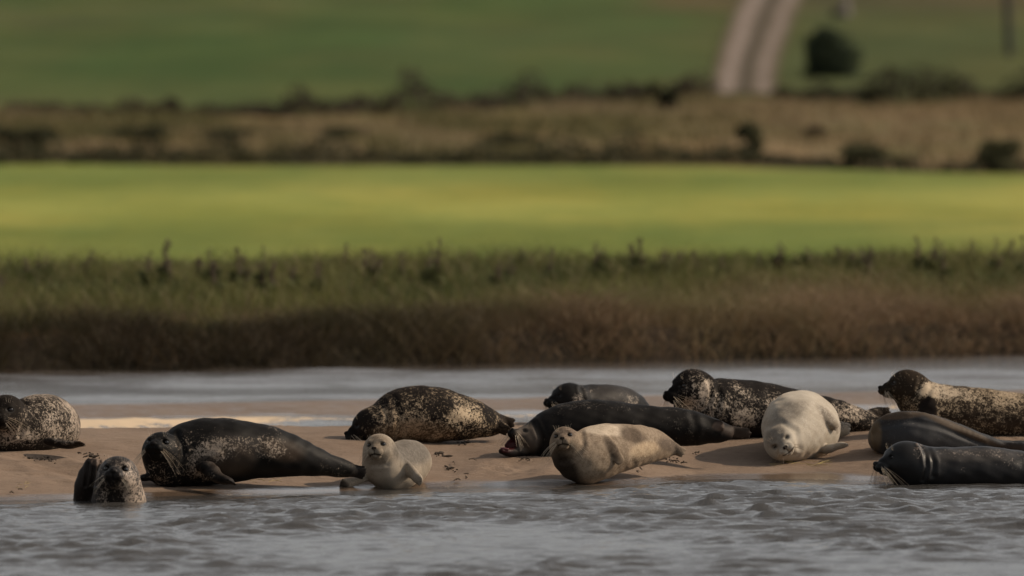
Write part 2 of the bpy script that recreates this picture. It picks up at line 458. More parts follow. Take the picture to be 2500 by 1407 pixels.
EYE = (.79, .47, .17); EYE_R = .145
def head_sdf(q, young=0.0, jaw=0.0, closed=False):
    """a harbour-seal head in units of its half-width: +x snout, +y its left, +z up"""
    sn = 1.0-.16*young
    d = ell(q, (-.05, 0, .06), (1.0, .90, .84))
    d = smin(d, ell(q, (-.55, 0, -.18), (.9, .88, .82)), .3)
    for s in (-1, 1):
        d = smin(d, ell(q, (.22, .36*s, -.28), (.72, .54, .56)), .25)
        d = smin(d, ell(q, (.60, .40*s, .36), (.30, .20, .14)), .18)
    d = smin(d, cone(q, (.35, 0, -.04), (1.12*sn, 0, -.2), .58, .40), .3)
    if not jaw:
        d = smin(d, ell(q, (1.02*sn, 0, -.60), (.46, .34, .22)), .10)
    for s in (-1, 1):
        d = smin(d, ell(q, (1.33*sn, .22*s, -.34), (.40, .29, .29)), .07)
    d = smin(d, ell(q, (1.62*sn, 0, -.13), (.17, .19, .14)), .09)
    for s in (-1, 1):
        e = ell(q, (EYE[0]+.12, EYE[1]*s*1.04, EYE[2]), (.19, .19, .12))
        d = -smin(-d, e, .10)
        d = -smin(-d, cone(q, (1.80*sn, .05*s, -.20), (1.76*sn, .12*s, -.06), .03, .04), .03)
        d = -smin(-d, ell(q, (-.12, .90*s, .02), (.09, .07, .07)), .06)
    return d

# ------------------------------------------------------------------ seal materials
def m_fur():
    n = N('seal_fur'); c = n.n('ShaderNodeTexCoord'); oi = n.n('ShaderNodeObjectInfo')
    off = n.n('ShaderNodeVectorMath', operation='MULTIPLY_ADD'); off.inputs[1].default_value = (1, 1, 1)
    cx = n.n('ShaderNodeCombineXYZ'); r = n.math('MULTIPLY', oi.outputs['Random'], 37.0)
    n.l(r, cx.inputs[0]); n.l(r, cx.inputs[2]); n.l(c.outputs['Object'], off.inputs[0]); n.l(cx.outputs[0], off.inputs[2])
    v = off.outputs[0]
    cov = n.attr('cov'); a = n.attr('ca', 0); b = n.attr('cb', 0); wet = n.attr('wet')
    n1 = n.noise(v, 40, 3, .62, 1.1); n2 = n.noise(v, 95, 2, .5, .6); low = n.noise(v, 4, 3, .5); ring = n.noise(v, 26, 1.5, .5, 2.0)
    ridge = n.math('SUBTRACT', 1.0, n.math('MULTIPLY', n.math('ABSOLUTE', n.math('SUBTRACT', ring, .5)), 9.0))
    pat = n.math('ADD', n.math('MULTIPLY', n1, .72), n.math('MULTIPLY', n2, .28))
    pat = n.math('ADD', pat, n.math('MULTIPLY', n.math('MAXIMUM', ridge, 0.0), .07))
    pat = n.math('ADD', pat, n.math('MULTIPLY', n.math('SUBTRACT', low, .5), .46))
    x = n.math('ADD', pat, n.math('MULTIPLY', n.math('SUBTRACT', cov, .5), .56))
    f = n.rng(x, .455, .665, smooth=True)
    col = n.mix(f, a, b)
    fine = n.noise(v, 140, 2, .6); mid = n.noise(v, 11, 4, .6)
    col = n.mix(n.rng(fine, .35, .7, 0, .35), col, n.mix(1., col, (.6, .58, .56), 'MULTIPLY'))
    col = n.mix(n.rng(mid, .35, .7, 0, .35), col, n.mix(1., col, (.72, .68, .62), 'MULTIPLY'))
    n.col(col)
    n.l(n.rng(wet, 0, 1, .66, .34), n.p.inputs['Roughness']); n.l(n.rng(wet, 0, 1, .03, .22), n.p.inputs['Specular IOR Level'])
    n.l(n.rng(wet, 0, 1, .30, .05), n.p.inputs['Sheen Weight']); n.p.inputs['Sheen Roughness'].default_value = .35
    n.l(n.mix(1., col, (2.2, 2.0, 1.8), 'MULTIPLY'), n.p.inputs['Sheen Tint'])
    n.bump(n.math('ADD', n.math('MULTIPLY', fine, .5), n.math('ADD', n.math('MULTIPLY', mid, .15), n.math('MULTIPLY', n2, .2))), .16, .010)
    return n.m
FUR = m_fur()
EYE_M = m_plain('seal_eye', (.008, .006, .005), .06, .2, 30, .6, 0)
WHISK = m_plain('seal_whisker', (.50, .42, .32), .5, .1, 30, .4, 0)
MOUTH = m_plain('seal_tongue', (.11, .03, .034), .3, .2, 60, .5, .2)
CLAW = m_plain('seal_claw', (.05, .042, .036), .4, .3, 60, .5, 0)

def tube(P, r0, r1, V, F, sides=4):
    P = np.asarray(P); n = len(P); base = len(V)
    for i in range(n):
        t = P[min(i+1, n-1)]-P[max(i-1, 0)]; t = t/(np.linalg.norm(t)+1e-9)
        u = np.cross(t, (0.31, .52, .79)); u /= np.linalg.norm(u); w_ = np.cross(t, u); r = r0+(r1-r0)*i/(n-1)
        for j in range(sides):
            a = 2*math.pi*j/sides; V.append(P[i]+r*(math.cos(a)*u+math.sin(a)*w_))
    for i in range(n-1):
        for j in range(sides):
            F.append((base+i*sides+j, base+i*sides+(j+1) % sides, base+(i+1)*sides+(j+1) % sides, base+(i+1)*sides+j))

def sphere_mesh(name, c, r, seg=14, rings=9, M=None):
    V = []; F = []
    for i in range(rings+1):
        th = math.pi*i/rings
        for j in range(seg):
            ph = 2*math.pi*j/seg; p = np.array([math.sin(th)*math.cos(ph), math.sin(th)*math.sin(ph), math.cos(th)])*np.asarray(r)
            if M is not None: p = M@p
            V.append(np.asarray(c)+p)
    for i in range(rings):
        for j in range(seg):
            F.append((i*seg+j, (i+1)*seg+j, (i+1)*seg+(j+1) % seg, i*seg+(j+1) % seg))
    return np_mesh(name, np.array(V), np.array(F))

def rot_axis(v, ax, a):
    return v*math.cos(a)+np.cross(ax, v)*math.sin(a)+ax*(ax@v)*(1-math.cos(a))

class Seal:
    """positions are traced on the photo (pixel, pixel, metres behind the seal's own distance, pixel radius) and turned into metres"""
    def __init__(s, base, h=.0062, D=None):
        s.D = D if D is not None else ground_hit(*base)
        s.o = at(base[0], base[1], s.D); s.px = s.D/FPX; s.sc = Sculpt(h); s.heads = []; s.bodies = []; s.flips = []; s.folds = []
    def P(s, px, py, dy=0.0): return at(px, py, s.D+dy)-s.o
    def body(s, pts, w=1.12, k=.045, nrm=(0, 1, 0)):
        P = np.array([s.P(*p[:3]) for p in pts]); r = np.array([p[3] for p in pts])*s.px
        s.bodies.append(s.sc.chain(P, r, k, nrm, w)); return s
    def flip(s, pts, nrm=(0, 1, 0), flat=.4, digits=4, spread=.55, k=.02, dl=1.3):
        P = np.array([s.P(*p[:3]) for p in pts]); r = np.array([p[3] for p in pts])*s.px
        A = s.sc.chain(P, r, k, nrm, flat, 3); s.flips.append(A)
        if digits:
            d = P[-1]-P[-2]; d /= np.linalg.norm(d); nn = np.array(nrm, float); nn /= np.linalg.norm(nn)
            sd = np.cross(d, nn); sd /= np.linalg.norm(sd)+1e-9
            for i in range(digits):
                u = (i-(digits-1)/2)/max(1, (digits-1)/2)
                a = P[-1]-d*r[-1]*.4+sd*u*r[-1]*.75
                e = P[-1]+d*r[-1]*dl*(1-.25*abs(u))+sd*u*r[-1]*(.75+spread)
                s.flips.append(s.sc.chain([a, (a+e)/2, e], [r[-1]*.36, r[-1]*.34, r[-1]*.2], .008, nrm, max(flat, .5), 2))
        return s
    def head(s, px, py, dy, R, yaw, pitch=0, roll=0, young=0., jaw=0., closed=False, k=.05, whisk=1.0, eyes=True, wlen=1.0, smile=False):
        c = s.P(px, py, dy); R = R*s.px
        ya, pi, ro = R_(yaw), R_(pitch), R_(roll)
        f = np.array([math.sin(ya)*math.cos(pi), -math.cos(ya)*math.cos(pi), math.sin(pi)])
        l = np.cross((0, 0, 1.), f); l /= np.linalg.norm(l); u = np.cross(f, l)
        l, u = rot_axis(l, f, ro), rot_axis(u, f, ro)
        M = np.stack([f, l, u], 0)
        def fn(X, Y, Z):
            x, y, z = (X-c[0])/R, (Y-c[1])/R, (Z-c[2])/R
            q = [M[i, 0]*x+M[i, 1]*y+M[i, 2]*z for i in range(3)]
            return (head_sdf(q, young, jaw, closed)*R).astype(np.float32)
        s.sc.add(c-1.95*R, c+1.95*R, fn, k)
        s.heads.append(dict(c=c, R=R, M=M, young=young, closed=closed, whisk=whisk, eyes=eyes, wlen=wlen, smile=smile))
        return s
    def fold(s, pts, wpx=5., depth=3.):
        s.folds.append((np.array([s.P(*p) for p in pts]), wpx*s.px, depth*s.px)); return s
    def build(s, label, dark, pale, cov, paint=(), wet=0., muzzle=.8, mask=.35, group='harbour seals hauled out on the sandbank', flipc=None):
        V, Fq = s.sc.run()
        me = np_mesh('harbour_seal', V, Fq); nV = len(V)
        Nn = np.zeros(nV*3, np.float32); me.vertices.foreach_get('normal', Nn); Nn = Nn.reshape(-1, 3)
        # loose skin: shallow lumps of fat and folds at the neck
        ph = s.o[0]*3.1; x, y, z = V.T
        lump = np.sin(x*17+y*9+2.1*np.sin(z*13+ph)+ph)*np.sin(z*21-y*11+1.7*np.sin(x*11-ph))*.0042+np.sin(x*47+z*31+ph)*np.sin(z*43-x*19+y*37)*.0013
        off = lump*np.ones(nV)
        for H in s.heads: off *= ss(np.linalg.norm(V-H['c'], axis=1), H['R']*1.3, H['R']*2.1)
        for Pf, fw, fd in s.folds:
            best = np.full(nV, 9.)
            for a_, b_ in zip(Pf[:-1], Pf[1:]):
                a2, b2 = a_[[0, 2]], b_[[0, 2]]; d2 = b2-a2; t = np.clip(((V[:, [0, 2]]-a2)@d2)/(d2@d2), 0, 1)
                best = np.minimum(best, np.linalg.norm(V[:, [0, 2]]-a2-t[:, None]*d2, axis=1))
            u = best/fw; off += (-fd*np.exp(-u*u)+.6*fd*np.exp(-(u-1.9)**2))*ss(-Nn[:, 1], .0, .35)
        V = V+Nn*off[:, None]
        me.vertices.foreach_set('co', np.ascontiguousarray(V, np.float32).ravel()); me.update()
        N_ = np.zeros(nV*3, np.float32); me.vertices.foreach_get('normal', N_); N_ = N_.reshape(-1, 3)
        A = np.tile(np.array(dark, float), (nV, 1)); B = np.tile(np.array(pale, float), (nV, 1)); C = np.full(nV, float(cov)); W = np.full(nV, float(wet))
        def blend(arr, val, m):
            if arr.ndim == 2: arr[:] = arr*(1-m[:, None])+np.array(val)*m[:, None]
            else: arr[:] = arr*(1-m)+val*m
        tgt = {'a': A, 'b': B, 'c': C, 'w': W}
        if flipc is not None:
            for Fp in s.flips:
                d = np.min(np.linalg.norm(V[:, None, :]-Fp[None, ::2, :3], axis=2)-Fp[None, ::2, 3]*1.15, axis=1)
                m = 1-ss(d, -.004, .012); blend(A, flipc, m*.85); blend(B, flipc, m*.85)
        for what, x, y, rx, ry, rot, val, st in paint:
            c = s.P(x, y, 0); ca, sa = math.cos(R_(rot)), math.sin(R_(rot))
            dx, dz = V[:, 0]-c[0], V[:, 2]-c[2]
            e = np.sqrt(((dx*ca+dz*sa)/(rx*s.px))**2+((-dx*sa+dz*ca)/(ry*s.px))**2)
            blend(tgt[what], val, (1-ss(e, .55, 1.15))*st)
        for H in s.heads:
            q = ((V-H['c'])@H['M'].T)/H['R']; yg = H['young']; sn = 1-.16*yg
            g = lambda c, r: 1-ss(np.sqrt((((q-np.array(c))/np.array(r))**2).sum(1)), .6, 1.15)
            face = g((1.35*sn, 0, -.3), (.75, .65, .62))
            dk = tuple(x*.45 for x in dark)
            blend(A, dk, face*muzzle); blend(B, dk, face*muzzle)
            if mask:
                top = g((.55, 0, .35), (1.0, .6, .6)); blend(A, dk, top*mask); blend(B, dark, top*mask)
            for sd in (-1, 1):
                ey = g((EYE[0]+.05, EYE[1]*sd, EYE[2]), (.30, .26, .20)); blend(A, dk, ey*.75); blend(B, dk, ey*.75); blend(W, .8, ey)
                no = g((1.74*sn, .09*sd, -.12), (.14, .075, .10)); blend(A, (.006, .005, .005), no); blend(B, (.006, .005, .005), no)
            nose = g((1.70*sn, 0, -.12), (.16, .19, .13)); blend(A, (.012, .010, .010), nose*.75); blend(B, (.012, .010, .010), nose*.75)
            # mouth line under the whisker pads
            zl = -.50+(.20 if H['smile'] else -.22)*np.abs(q[:, 1])-(.05 if H['smile'] else 0)
            ml = (1-ss(np.abs(q[:, 2]-zl), .015, .055))*ss(q[:, 0], .75*sn, .95*sn)*(1-ss(np.abs(q[:, 1]), .42, .5))
            blend(A, (.008, .006, .006), ml*.9); blend(B, (.008, .006, .006), ml*.9)
            sp = (1-ss(np.abs(q[:, 1]), .012, .045))*ss(q[:, 0], 1.45*sn, 1.5*sn)*(1-ss(q[:, 2], -.25, -.18))*ss(q[:, 2], -.6, -.5)
            blend(A, (.010, .008, .008), sp*.8); blend(B, (.010, .008, .008), sp*.8)
        for n_, arr in (('ca', A), ('cb', B), ('cov', C), ('wet', W)): vattr(me, n_, arr)
        ob = link_mesh('harbour_seal', me, None, FUR); ob.location = s.o
        tag(ob, label, 'seal', group)
        rng = random.Random(len(label)*31+int(abs(s.o[0])*100))
        for H in s.heads:
            c, R, M = H['c'], H['R'], H['M']; sn = 1-.16*H['young']
            W2 = lambda p: c+R*(np.array(p)@M)
            if H['eyes']:
                for sd in (-1, 1):
                    rr = EYE_R*R*(.62 if H['closed'] else 1.0)
                    e = sphere_mesh('eye', W2((EYE[0]-.05, EYE[1]*sd, EYE[2]+(-.03 if H['closed'] else 0))), (rr, rr*(1.35 if H['closed'] else 1.), rr*(.30 if H['closed'] else .92)), M=M.T)
                    link_mesh('eye', e, ob, EYE_M)
            if H['whisk']:
                for sd in (-1, 1):
                    Vw, Fw = [], []
                    for i in range(int(15*H['whisk'])):
                        a = rng.random(); b = rng.random()
                        p0 = np.array((1.25*sn+.25*a, sd*(.34+.10*(1-a)), -.22-.26*b))
                        L = (.75+.75*rng.random()*(1-a*.4))*H['wlen']
                        dr = np.array((.25-.75*(1-a)+.1*rng.uniform(-1, 1), sd*(.75+.3*rng.random()), -.25-.75*b+.12*rng.uniform(-1, 1))); dr /= np.linalg.norm(dr)
                        pts = []
                        for t in np.linspace(0, 1, 6):
                            pts.append(W2(p0+dr*L*t+np.array((-.22, 0, -.38))*L*t*t*.8))
                        tube(pts, 0.0012, .0004, Vw, Fw, 3)
                    for i in range(3):      # brow hairs
                        p0 = np.array((.74, sd*(.30+.06*i), .46)); dr = np.array((.35, sd*.25*(i-.5), .9)); L = .35+.2*rng.random()
                        tube([W2(p0+dr*L*t+np.array((-.15, 0, 0))*t*t) for t in np.linspace(0, 1, 4)], 0.0009, .0003, Vw, Fw, 3)
                    link_mesh('whisker_tuft', np_mesh('whisker_tuft', np.array(Vw), np.array(Fw)), ob, WHISK)
        s.ob = ob
        return ob

BLK = (.0075, .0066, .006); DKB = (.030, .025, .022); CRM = (.36, .30, .24); GRY = (.24, .215, .19)
exec_order = []

def seal_far_left():
    s = Seal((90, 1100))
    s.body([(-50, 1070, .1, 30), (10, 1058, .0, 46), (70, 1042, .15, 64), (112, 1038, .4, 68), (128, 1044, .75, 62), (140, 1060, 1.1, 42), (150, 1075, 1.4, 18)], 1.0)
    s.body([(14, 1012, -.1, 46), (10, 1050, -.02, 50), (8, 1068, 0, 42)], 1.0)
    s.head(16, 1012, -.12, 47, -16, 4, 4, wlen=1.1)
    s.flip([(125, 1078, -.30, 20), (165, 1086, -.36, 15), (190, 1084, -.38, 13)], (0, .35, 1), .45)
    s.fold([(60, 985), (64, 1020), (50, 1060)], 6, 3)
    s.build('dark seal with cream mottling and a dark face, cut off by the left edge', (.019, .0155, .013), (.38, .315, .255), .40,
            [('c', 150, 1030, 55, 60, 0, .56, .8), ('c', 40, 1065, 50, 30, 0, .54, .7), ('c', 95, 990, 50, 25, 0, .40, .8), ('c', 100, 1092, 90, 22, 0, .2, .6), ('c', 20, 985, 50, 30, 0, .15, .9)], mask=.5, flipc=(.02, .016, .014))

def seal_swimming():
    s = Seal((290, 1228), h=.0055)
    s.body([(288, 1162, .03, 46), (288, 1190, .06, 52), (289, 1215, .10, 59), (290, 1245, .2, 66), (280, 1275, .45, 66)], 1.0)
    s.head(287, 1163, -.02, 49, -6, 16, -2, whisk=.8, wlen=.7)
    s.body([(270, 1275, .5, 60), (215, 1262, .45, 40), (207, 1232, .35, 27), (208, 1195, .30, 24), (215, 1165, .28, 22)], .6)
    s.flip([(214, 1180, .28, 24), (220, 1155, .27, 23), (226, 1142, .27, 20)], (.3, 1, 0), .4, 4, .15, dl=.9)
    s.flip([(232, 1180, .38, 18), (238, 1152, .40, 15), (241, 1135, .42, 11)], (.3, 1, 0), .45, 2, .1)
    s.fold([(206, 1190), (213, 1136)], 3.5, 3).fold([(222, 1190), (227, 1132)], 3.5, 3).fold([(236, 1186), (239, 1128)], 3.5, 3)
    s.build('mottled seal upright in the water at the shore with head and hind flippers raised', (.017, .014, .0125), (.42, .34, .275), .38,
            [('c', 330, 1200, 40, 50, 0, .62, .8), ('c', 325, 1150, 25, 30, 0, .56, .7), ('c', 245, 1190, 25, 50, 0, .58, .6), ('c', 205, 1180, 40, 70, 0, .24, 1.), ('a', 205, 1180, 40, 70, 0, (.022, .016, .013), .9), ('b', 205, 1180, 40, 70, 0, (.10, .075, .06), .9), ('a', 236, 1130, 18, 12, 0, (.12, .085, .065), .9), ('c', 285, 1225, 22, 26, 0, .25, .9)], wet=.55, muzzle=.95, mask=.3)

def seal_big_dark():
    s = Seal((480, 1187))
    s.body([(405, 1140, -.05, 44), (450, 1116, .06, 71), (500, 1104, .10, 77), (560, 1100, .12, 73), (640, 1103, .18, 61), (700, 1111, .24, 49), (760, 1125, .32, 34), (820, 1140, .42, 20), (858, 1149, .5, 11)], 1.1)
    s.body([(395, 1105, -.15, 44), (400, 1130, -.14, 46), (408, 1148, -.10, 40)], 1.0)
    s.head(393, 1098, -.18, 46, -14, 18, 0, wlen=1.0)
    s.flip([(505, 1140, -.20, 24), (530, 1165, -.34, 17), (558, 1175, -.40, 13)], (.1, .35, 1), .5)
    s.flip([(385, 1165, -.05, 18), (360, 1166, -.15, 14), (350, 1168, -.18, 11)], (0, .3, 1), .5)
    s.flip([(835, 1144, .45, 14), (862, 1151, .50, 13), (880, 1155, .52, 11)], (0, 1, .4), .35)
    s.flip([(835, 1142, .50, 13), (862, 1146, .58, 12), (878, 1149, .60, 10)], (0, 1, .4), .35)
    s.fold([(436, 1060), (448, 1100), (440, 1145)], 6, 3).fold([(470, 1180), (505, 1140), (530, 1120)], 7, 2.5)
    s.build('large black seal lying along the sand, facing out, with a pale flecked shoulder', BLK, (.34, .28, .225), .20,
            [('c', 520, 1120, 80, 52, 25, .60, .8), ('c', 620, 1085, 100, 34, -12, .54, .7), ('a', 580, 1088, 90, 34, -8, (.040, .035, .032), .7), ('c', 540, 1040, 140, 26, -5, .16, .9), ('a', 570, 1120, 60, 45, 0, (.06, .045, .034), .7),  # grey flank patch: sheen painted into the black coat
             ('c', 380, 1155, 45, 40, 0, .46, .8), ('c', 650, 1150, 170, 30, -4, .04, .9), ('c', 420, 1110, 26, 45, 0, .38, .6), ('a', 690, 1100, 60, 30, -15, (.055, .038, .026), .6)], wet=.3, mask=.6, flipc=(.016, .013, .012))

def seal_pup():
    s = Seal((960, 1193), h=.005)
    s.body([(926, 1098, -.10, 33), (930, 1120, -.06, 39), (940, 1140, .0, 45), (966, 1138, .14, 51), (992, 1130, .34, 53), (1006, 1128, .58, 45), (1010, 1138, .85, 30), (1010, 1150, 1.05, 14)], 1.0)
    s.body([(935, 1140, -.05, 42), (952, 1152, .0, 41), (985, 1152, .1, 40)], 1.0)
    s.head(925, 1095, -.14, 37, -12, 7, 4, young=.7, whisk=.7, wlen=.8)
    s.flip([(903, 1160, -.02, 11), (880, 1172, -.10, 7.5), (853, 1181, -.16, 6), (838, 1180, -.20, 8)], (.1, 1, .3), .8, 4, .5)
    s.flip([(992, 1142, -.04, 17), (1012, 1160, -.14, 11), (1024, 1174, -.20, 10)], (.5, 1, .4), .6, 4, .2, dl=.8)
    s.fold([(960, 1085), (962, 1110), (945, 1132), (912, 1134)], 5, 2)
    s.build('small pale grey pup with its head up, lying at the water edge', (.27, .228, .178), (.34, .29, .232), .55,
            [('a', 1005, 1105, 58, 34, -15, (.115, .102, .088), .95), ('b', 1005, 1105, 58, 34, -15, (.17, .152, .132), .95), ('a', 922, 1078, 32, 22, 0, (.15, .115, .085), .85), ('b', 922, 1078, 32, 22, 0, (.21, .165, .125), .8), ('a', 915, 1112, 20, 10, 0, (.17, .135, .10), .7), ('a', 935, 1136, 34, 9, 10, (.20, .16, .12), .6),  # narrow band below the chin: shadow painted into the coat
             ('c', 945, 1165, 60, 45, 0, .75, .7), ('a', 975, 1155, 16, 30, 30, (.10, .085, .07), .7), ('a', 835, 1183, 20, 14, 0, (.05, .042, .036), .9), ('b', 835, 1183, 20, 14, 0, (.06, .05, .04), .9), ('a', 1030, 1180, 14, 10, 0, (.16, .13, .10), .7)], mask=.12, muzzle=.25)

def seal_sleeping_spotted():
    s = Seal((1000, 1080))
    s.body([(905, 1038, -.02, 38), (935, 1034, .0, 46), (980, 1016, .10, 64), (1035, 1012, .15, 67), (1090, 1015, .20, 59), (1140, 1022, .28, 48), (1178, 1030, .36, 36), (1204, 1036, .42, 24), (1220, 1040, .46, 14)], 1.1)
    s.head(902, 1036, -.05, 38, -78, -16, 0, closed=True, wlen=1.2)
    s.flip([(1195, 1030, .40, 20), (1222, 1030, .44, 17), (1238, 1035, .46, 14)], (0, 1, .3), .4, 3, .3)
    s.flip([(1200, 1040, .36, 16), (1222, 1045, .33, 13), (1232, 1050, .32, 10)], (0, 1, .3), .4, 3, .3)
    s.flip([(885, 1068, -.05, 14), (865, 1070, -.10, 11), (856, 1071, -.12, 10)], (0, .3, 1), .6)
    s.fold([(936, 985), (948, 1020), (942, 1065)], 6, 3).fold([(962, 975), (978, 1015), (970, 1068)], 7, 2.2)
    s.build('spotted brown seal asleep with its chin on the sand behind the pale pup', (.015, .0122, .0105), (.37, .29, .205), .40,
            [('c', 1030, 980, 110, 40, 0, .33, .9), ('c', 1140, 1030, 60, 45, 0, .60, .75), ('b', 1140, 1030, 70, 45, 0, (.55, .44, .31), .8), ('c', 1010, 1050, 100, 30, 0, .52, .6), ('a', 1010, 1055, 110, 32, 0, (.085, .058, .036), .85),
             ('b', 1000, 1055, 70, 30, 0, (.28, .20, .13), .7), ('c', 945, 1018, 25, 25, 0, .6, .7), ('c', 880, 1035, 50, 36, 0, .22, .9)], mask=.5, muzzle=.95, flipc=(.026, .02, .016))

def seal_back_black():
    s = Seal((1440, 1032))
    s.body([(1392, 980, .0, 38), (1425, 988, .1, 44), (1470, 988, .2, 46), (1515, 990, .35, 43), (1545, 998, .5, 34), (1565, 1010, .62, 24), (1590, 1020, .7, 12)], 1.15)
    s.body([(1388, 975, -.05, 36), (1395, 1000, .0, 40), (1410, 1012, .05, 36)], 1.0)
    s.head(1386, 972, -.06, 36, -62, 0, 0)
    s.flip([(1575, 1012, .65, 14), (1600, 1020, .72, 14), (1612, 1022, .75, 12)], (0, 1, .4), .4, 3)
    s.fold([(1418, 945), (1426, 975), (1416, 1010)], 5, 2.6)
    s.build('small black seal looking left, half hidden behind the yawning seal', BLK, (.30, .26, .22), .20,
            [('c', 1410, 985, 18, 30, 0, .62, .8), ('c', 1545, 985, 25, 20, 0, .4, .7), ('a', 1500, 960, 70, 30, 0, (.034, .030, .028), .8)], wet=.35, mask=.5)

def seal_yawning():
    s = Seal((1330, 1112))
    s.body([(1292, 1078, -.06, 31), (1325, 1065, -.02, 44), (1370, 1050, .02, 56), (1430, 1042, .06, 61), (1500, 1041, .10, 57), (1580, 1043, .15, 48), (1650, 1043, .20, 43), (1700, 1047, .23, 36), (1742, 1053, .26, 25), (1775, 1058, .28, 15)], 1.1)
    s.head(1291, 1073, -.10, 34, -54, 30, 6, jaw=1.0, closed=True, wlen=1.0)
    s.flip([(1286, 1094, -.10, 19), (1254, 1105, -.20, 9), (1225, 1102, -.28, 8)], (0, 0, 1), .9, 0, k=.02)
    s.flip([(1276, 1084, -.09, 17), (1258, 1082, -.13, 13), (1239, 1089, -.20, 8)], (0, 1, 0), .8, 0, k=.008)
    s.flip([(1735, 1040, .20, 18), (1752, 1044, .18, 14)], (0, 1, .2), .5, 3, .3, dl=.9)
    s.flip([(1755, 1054, .30, 15), (1795, 1058, .30, 13), (1818, 1058, .30, 11)], (0, 1, .4), .45, 3, .2)
    s.fold([(1305, 1035), (1322, 1070), (1312, 1108)], 6, 3).fold([(1690, 1010), (1700, 1045), (1692, 1080)], 8, 1.8)
    s.build('long black seal yawning with its red mouth wide open, lying behind the tan seal', (.0085, .0075, .007), (.16, .14, .12), .13,
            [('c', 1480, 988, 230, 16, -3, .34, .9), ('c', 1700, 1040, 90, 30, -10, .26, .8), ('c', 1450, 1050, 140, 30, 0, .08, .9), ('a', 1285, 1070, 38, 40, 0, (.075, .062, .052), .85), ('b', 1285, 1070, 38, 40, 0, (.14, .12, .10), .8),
             ('a', 1275, 1052, 26, 12, 25, (.16, .13, .105), .6),
             ('a', 1243, 1085, 27, 18, 36, (.034, .0035, .0045), 1.), ('b', 1243, 1085, 27, 18, 36, (.034, .0035, .0045), 1.), ('w', 1243, 1087, 26, 16, 30, .6, 1.),
             ('a', 1250, 1108, 40, 6, 0, (.012, .010, .010), 1.), ('b', 1250, 1108, 40, 6, 0, (.012, .010, .010), 1.), ('a', 1755, 1043, 16, 13, 0, (.11, .082, .066), .9), ('a', 1800, 1058, 44, 16, -10, (.055, .042, .034), .85)], wet=.25, mask=.0, muzzle=.35)
    c = s.P(1233, 1096, -.275)
    tg = sphere_mesh('tongue', c, (.036, .016, .010), M=np.array([[.98, 0, .17], [0, 1, 0], [-.17, 0, .98]]))
    link_mesh('tongue', tg, s.ob, MOUTH)

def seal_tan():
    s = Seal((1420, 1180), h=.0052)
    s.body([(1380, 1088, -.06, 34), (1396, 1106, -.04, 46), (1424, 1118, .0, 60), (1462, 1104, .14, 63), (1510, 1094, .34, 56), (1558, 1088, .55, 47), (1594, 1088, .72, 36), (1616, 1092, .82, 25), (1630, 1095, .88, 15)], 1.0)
    s.head(1378, 1074, -.14, 36, -6, 10, 6, young=.25, wlen=1.2)
    s.flip([(1470, 1072, -.02, 16), (1490, 1094, -.06, 16), (1511, 1121, -.04, 10)], (-.35, 1, -.2), .35, 4, .0, dl=1.1, k=.012)
    s.flip([(1598, 1082, .76, 19), (1632, 1090, .82, 13), (1660, 1103, .86, 9)], (0, 1, .2), .6, 3, .25, dl=1.5)
    s.flip([(1600, 1100, .80, 14), (1622, 1108, .86, 11)], (0, 1, .2), .5, 3, .3)
    s.fold([(1418, 1050), (1424, 1085), (1400, 1118), (1372, 1125)], 6, 2.6).fold([(1540, 1050), (1552, 1090), (1545, 1130)], 8, 1.8)
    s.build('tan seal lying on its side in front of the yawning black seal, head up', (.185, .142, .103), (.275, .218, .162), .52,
            [('a', 1480, 1050, 70, 16, -5, (.42, .35, .27), .9), ('b', 1480, 1050, 70, 16, -5, (.55, .46, .36), .9), ('a', 1545, 1065, 40, 20, -25, (.075, .057, .042), .95), ('b', 1545, 1065, 40, 20, -25, (.11, .083, .062), .95),  # bright strip along the back: sunlit highlight painted into the coat
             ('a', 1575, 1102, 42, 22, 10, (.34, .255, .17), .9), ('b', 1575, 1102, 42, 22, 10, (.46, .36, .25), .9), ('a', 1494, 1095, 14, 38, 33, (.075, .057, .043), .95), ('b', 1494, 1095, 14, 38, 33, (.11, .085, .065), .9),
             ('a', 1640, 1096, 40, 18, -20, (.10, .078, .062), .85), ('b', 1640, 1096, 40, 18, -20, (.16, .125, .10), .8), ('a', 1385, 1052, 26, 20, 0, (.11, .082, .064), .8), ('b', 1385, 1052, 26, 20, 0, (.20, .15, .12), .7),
             ('a', 1378, 1150, 38, 66, 28, (.026, .020, .016), .95), ('b', 1378, 1150, 38, 66, 28, (.036, .028, .022), .95), ('a', 1545, 1135, 60, 14, 18, (.12, .085, .06), .7), ('c', 1440, 1110, 45, 50, 0, .66, .7)], mask=.1, muzzle=.2)  # dark lower-left chest: shade painted into the coat colour

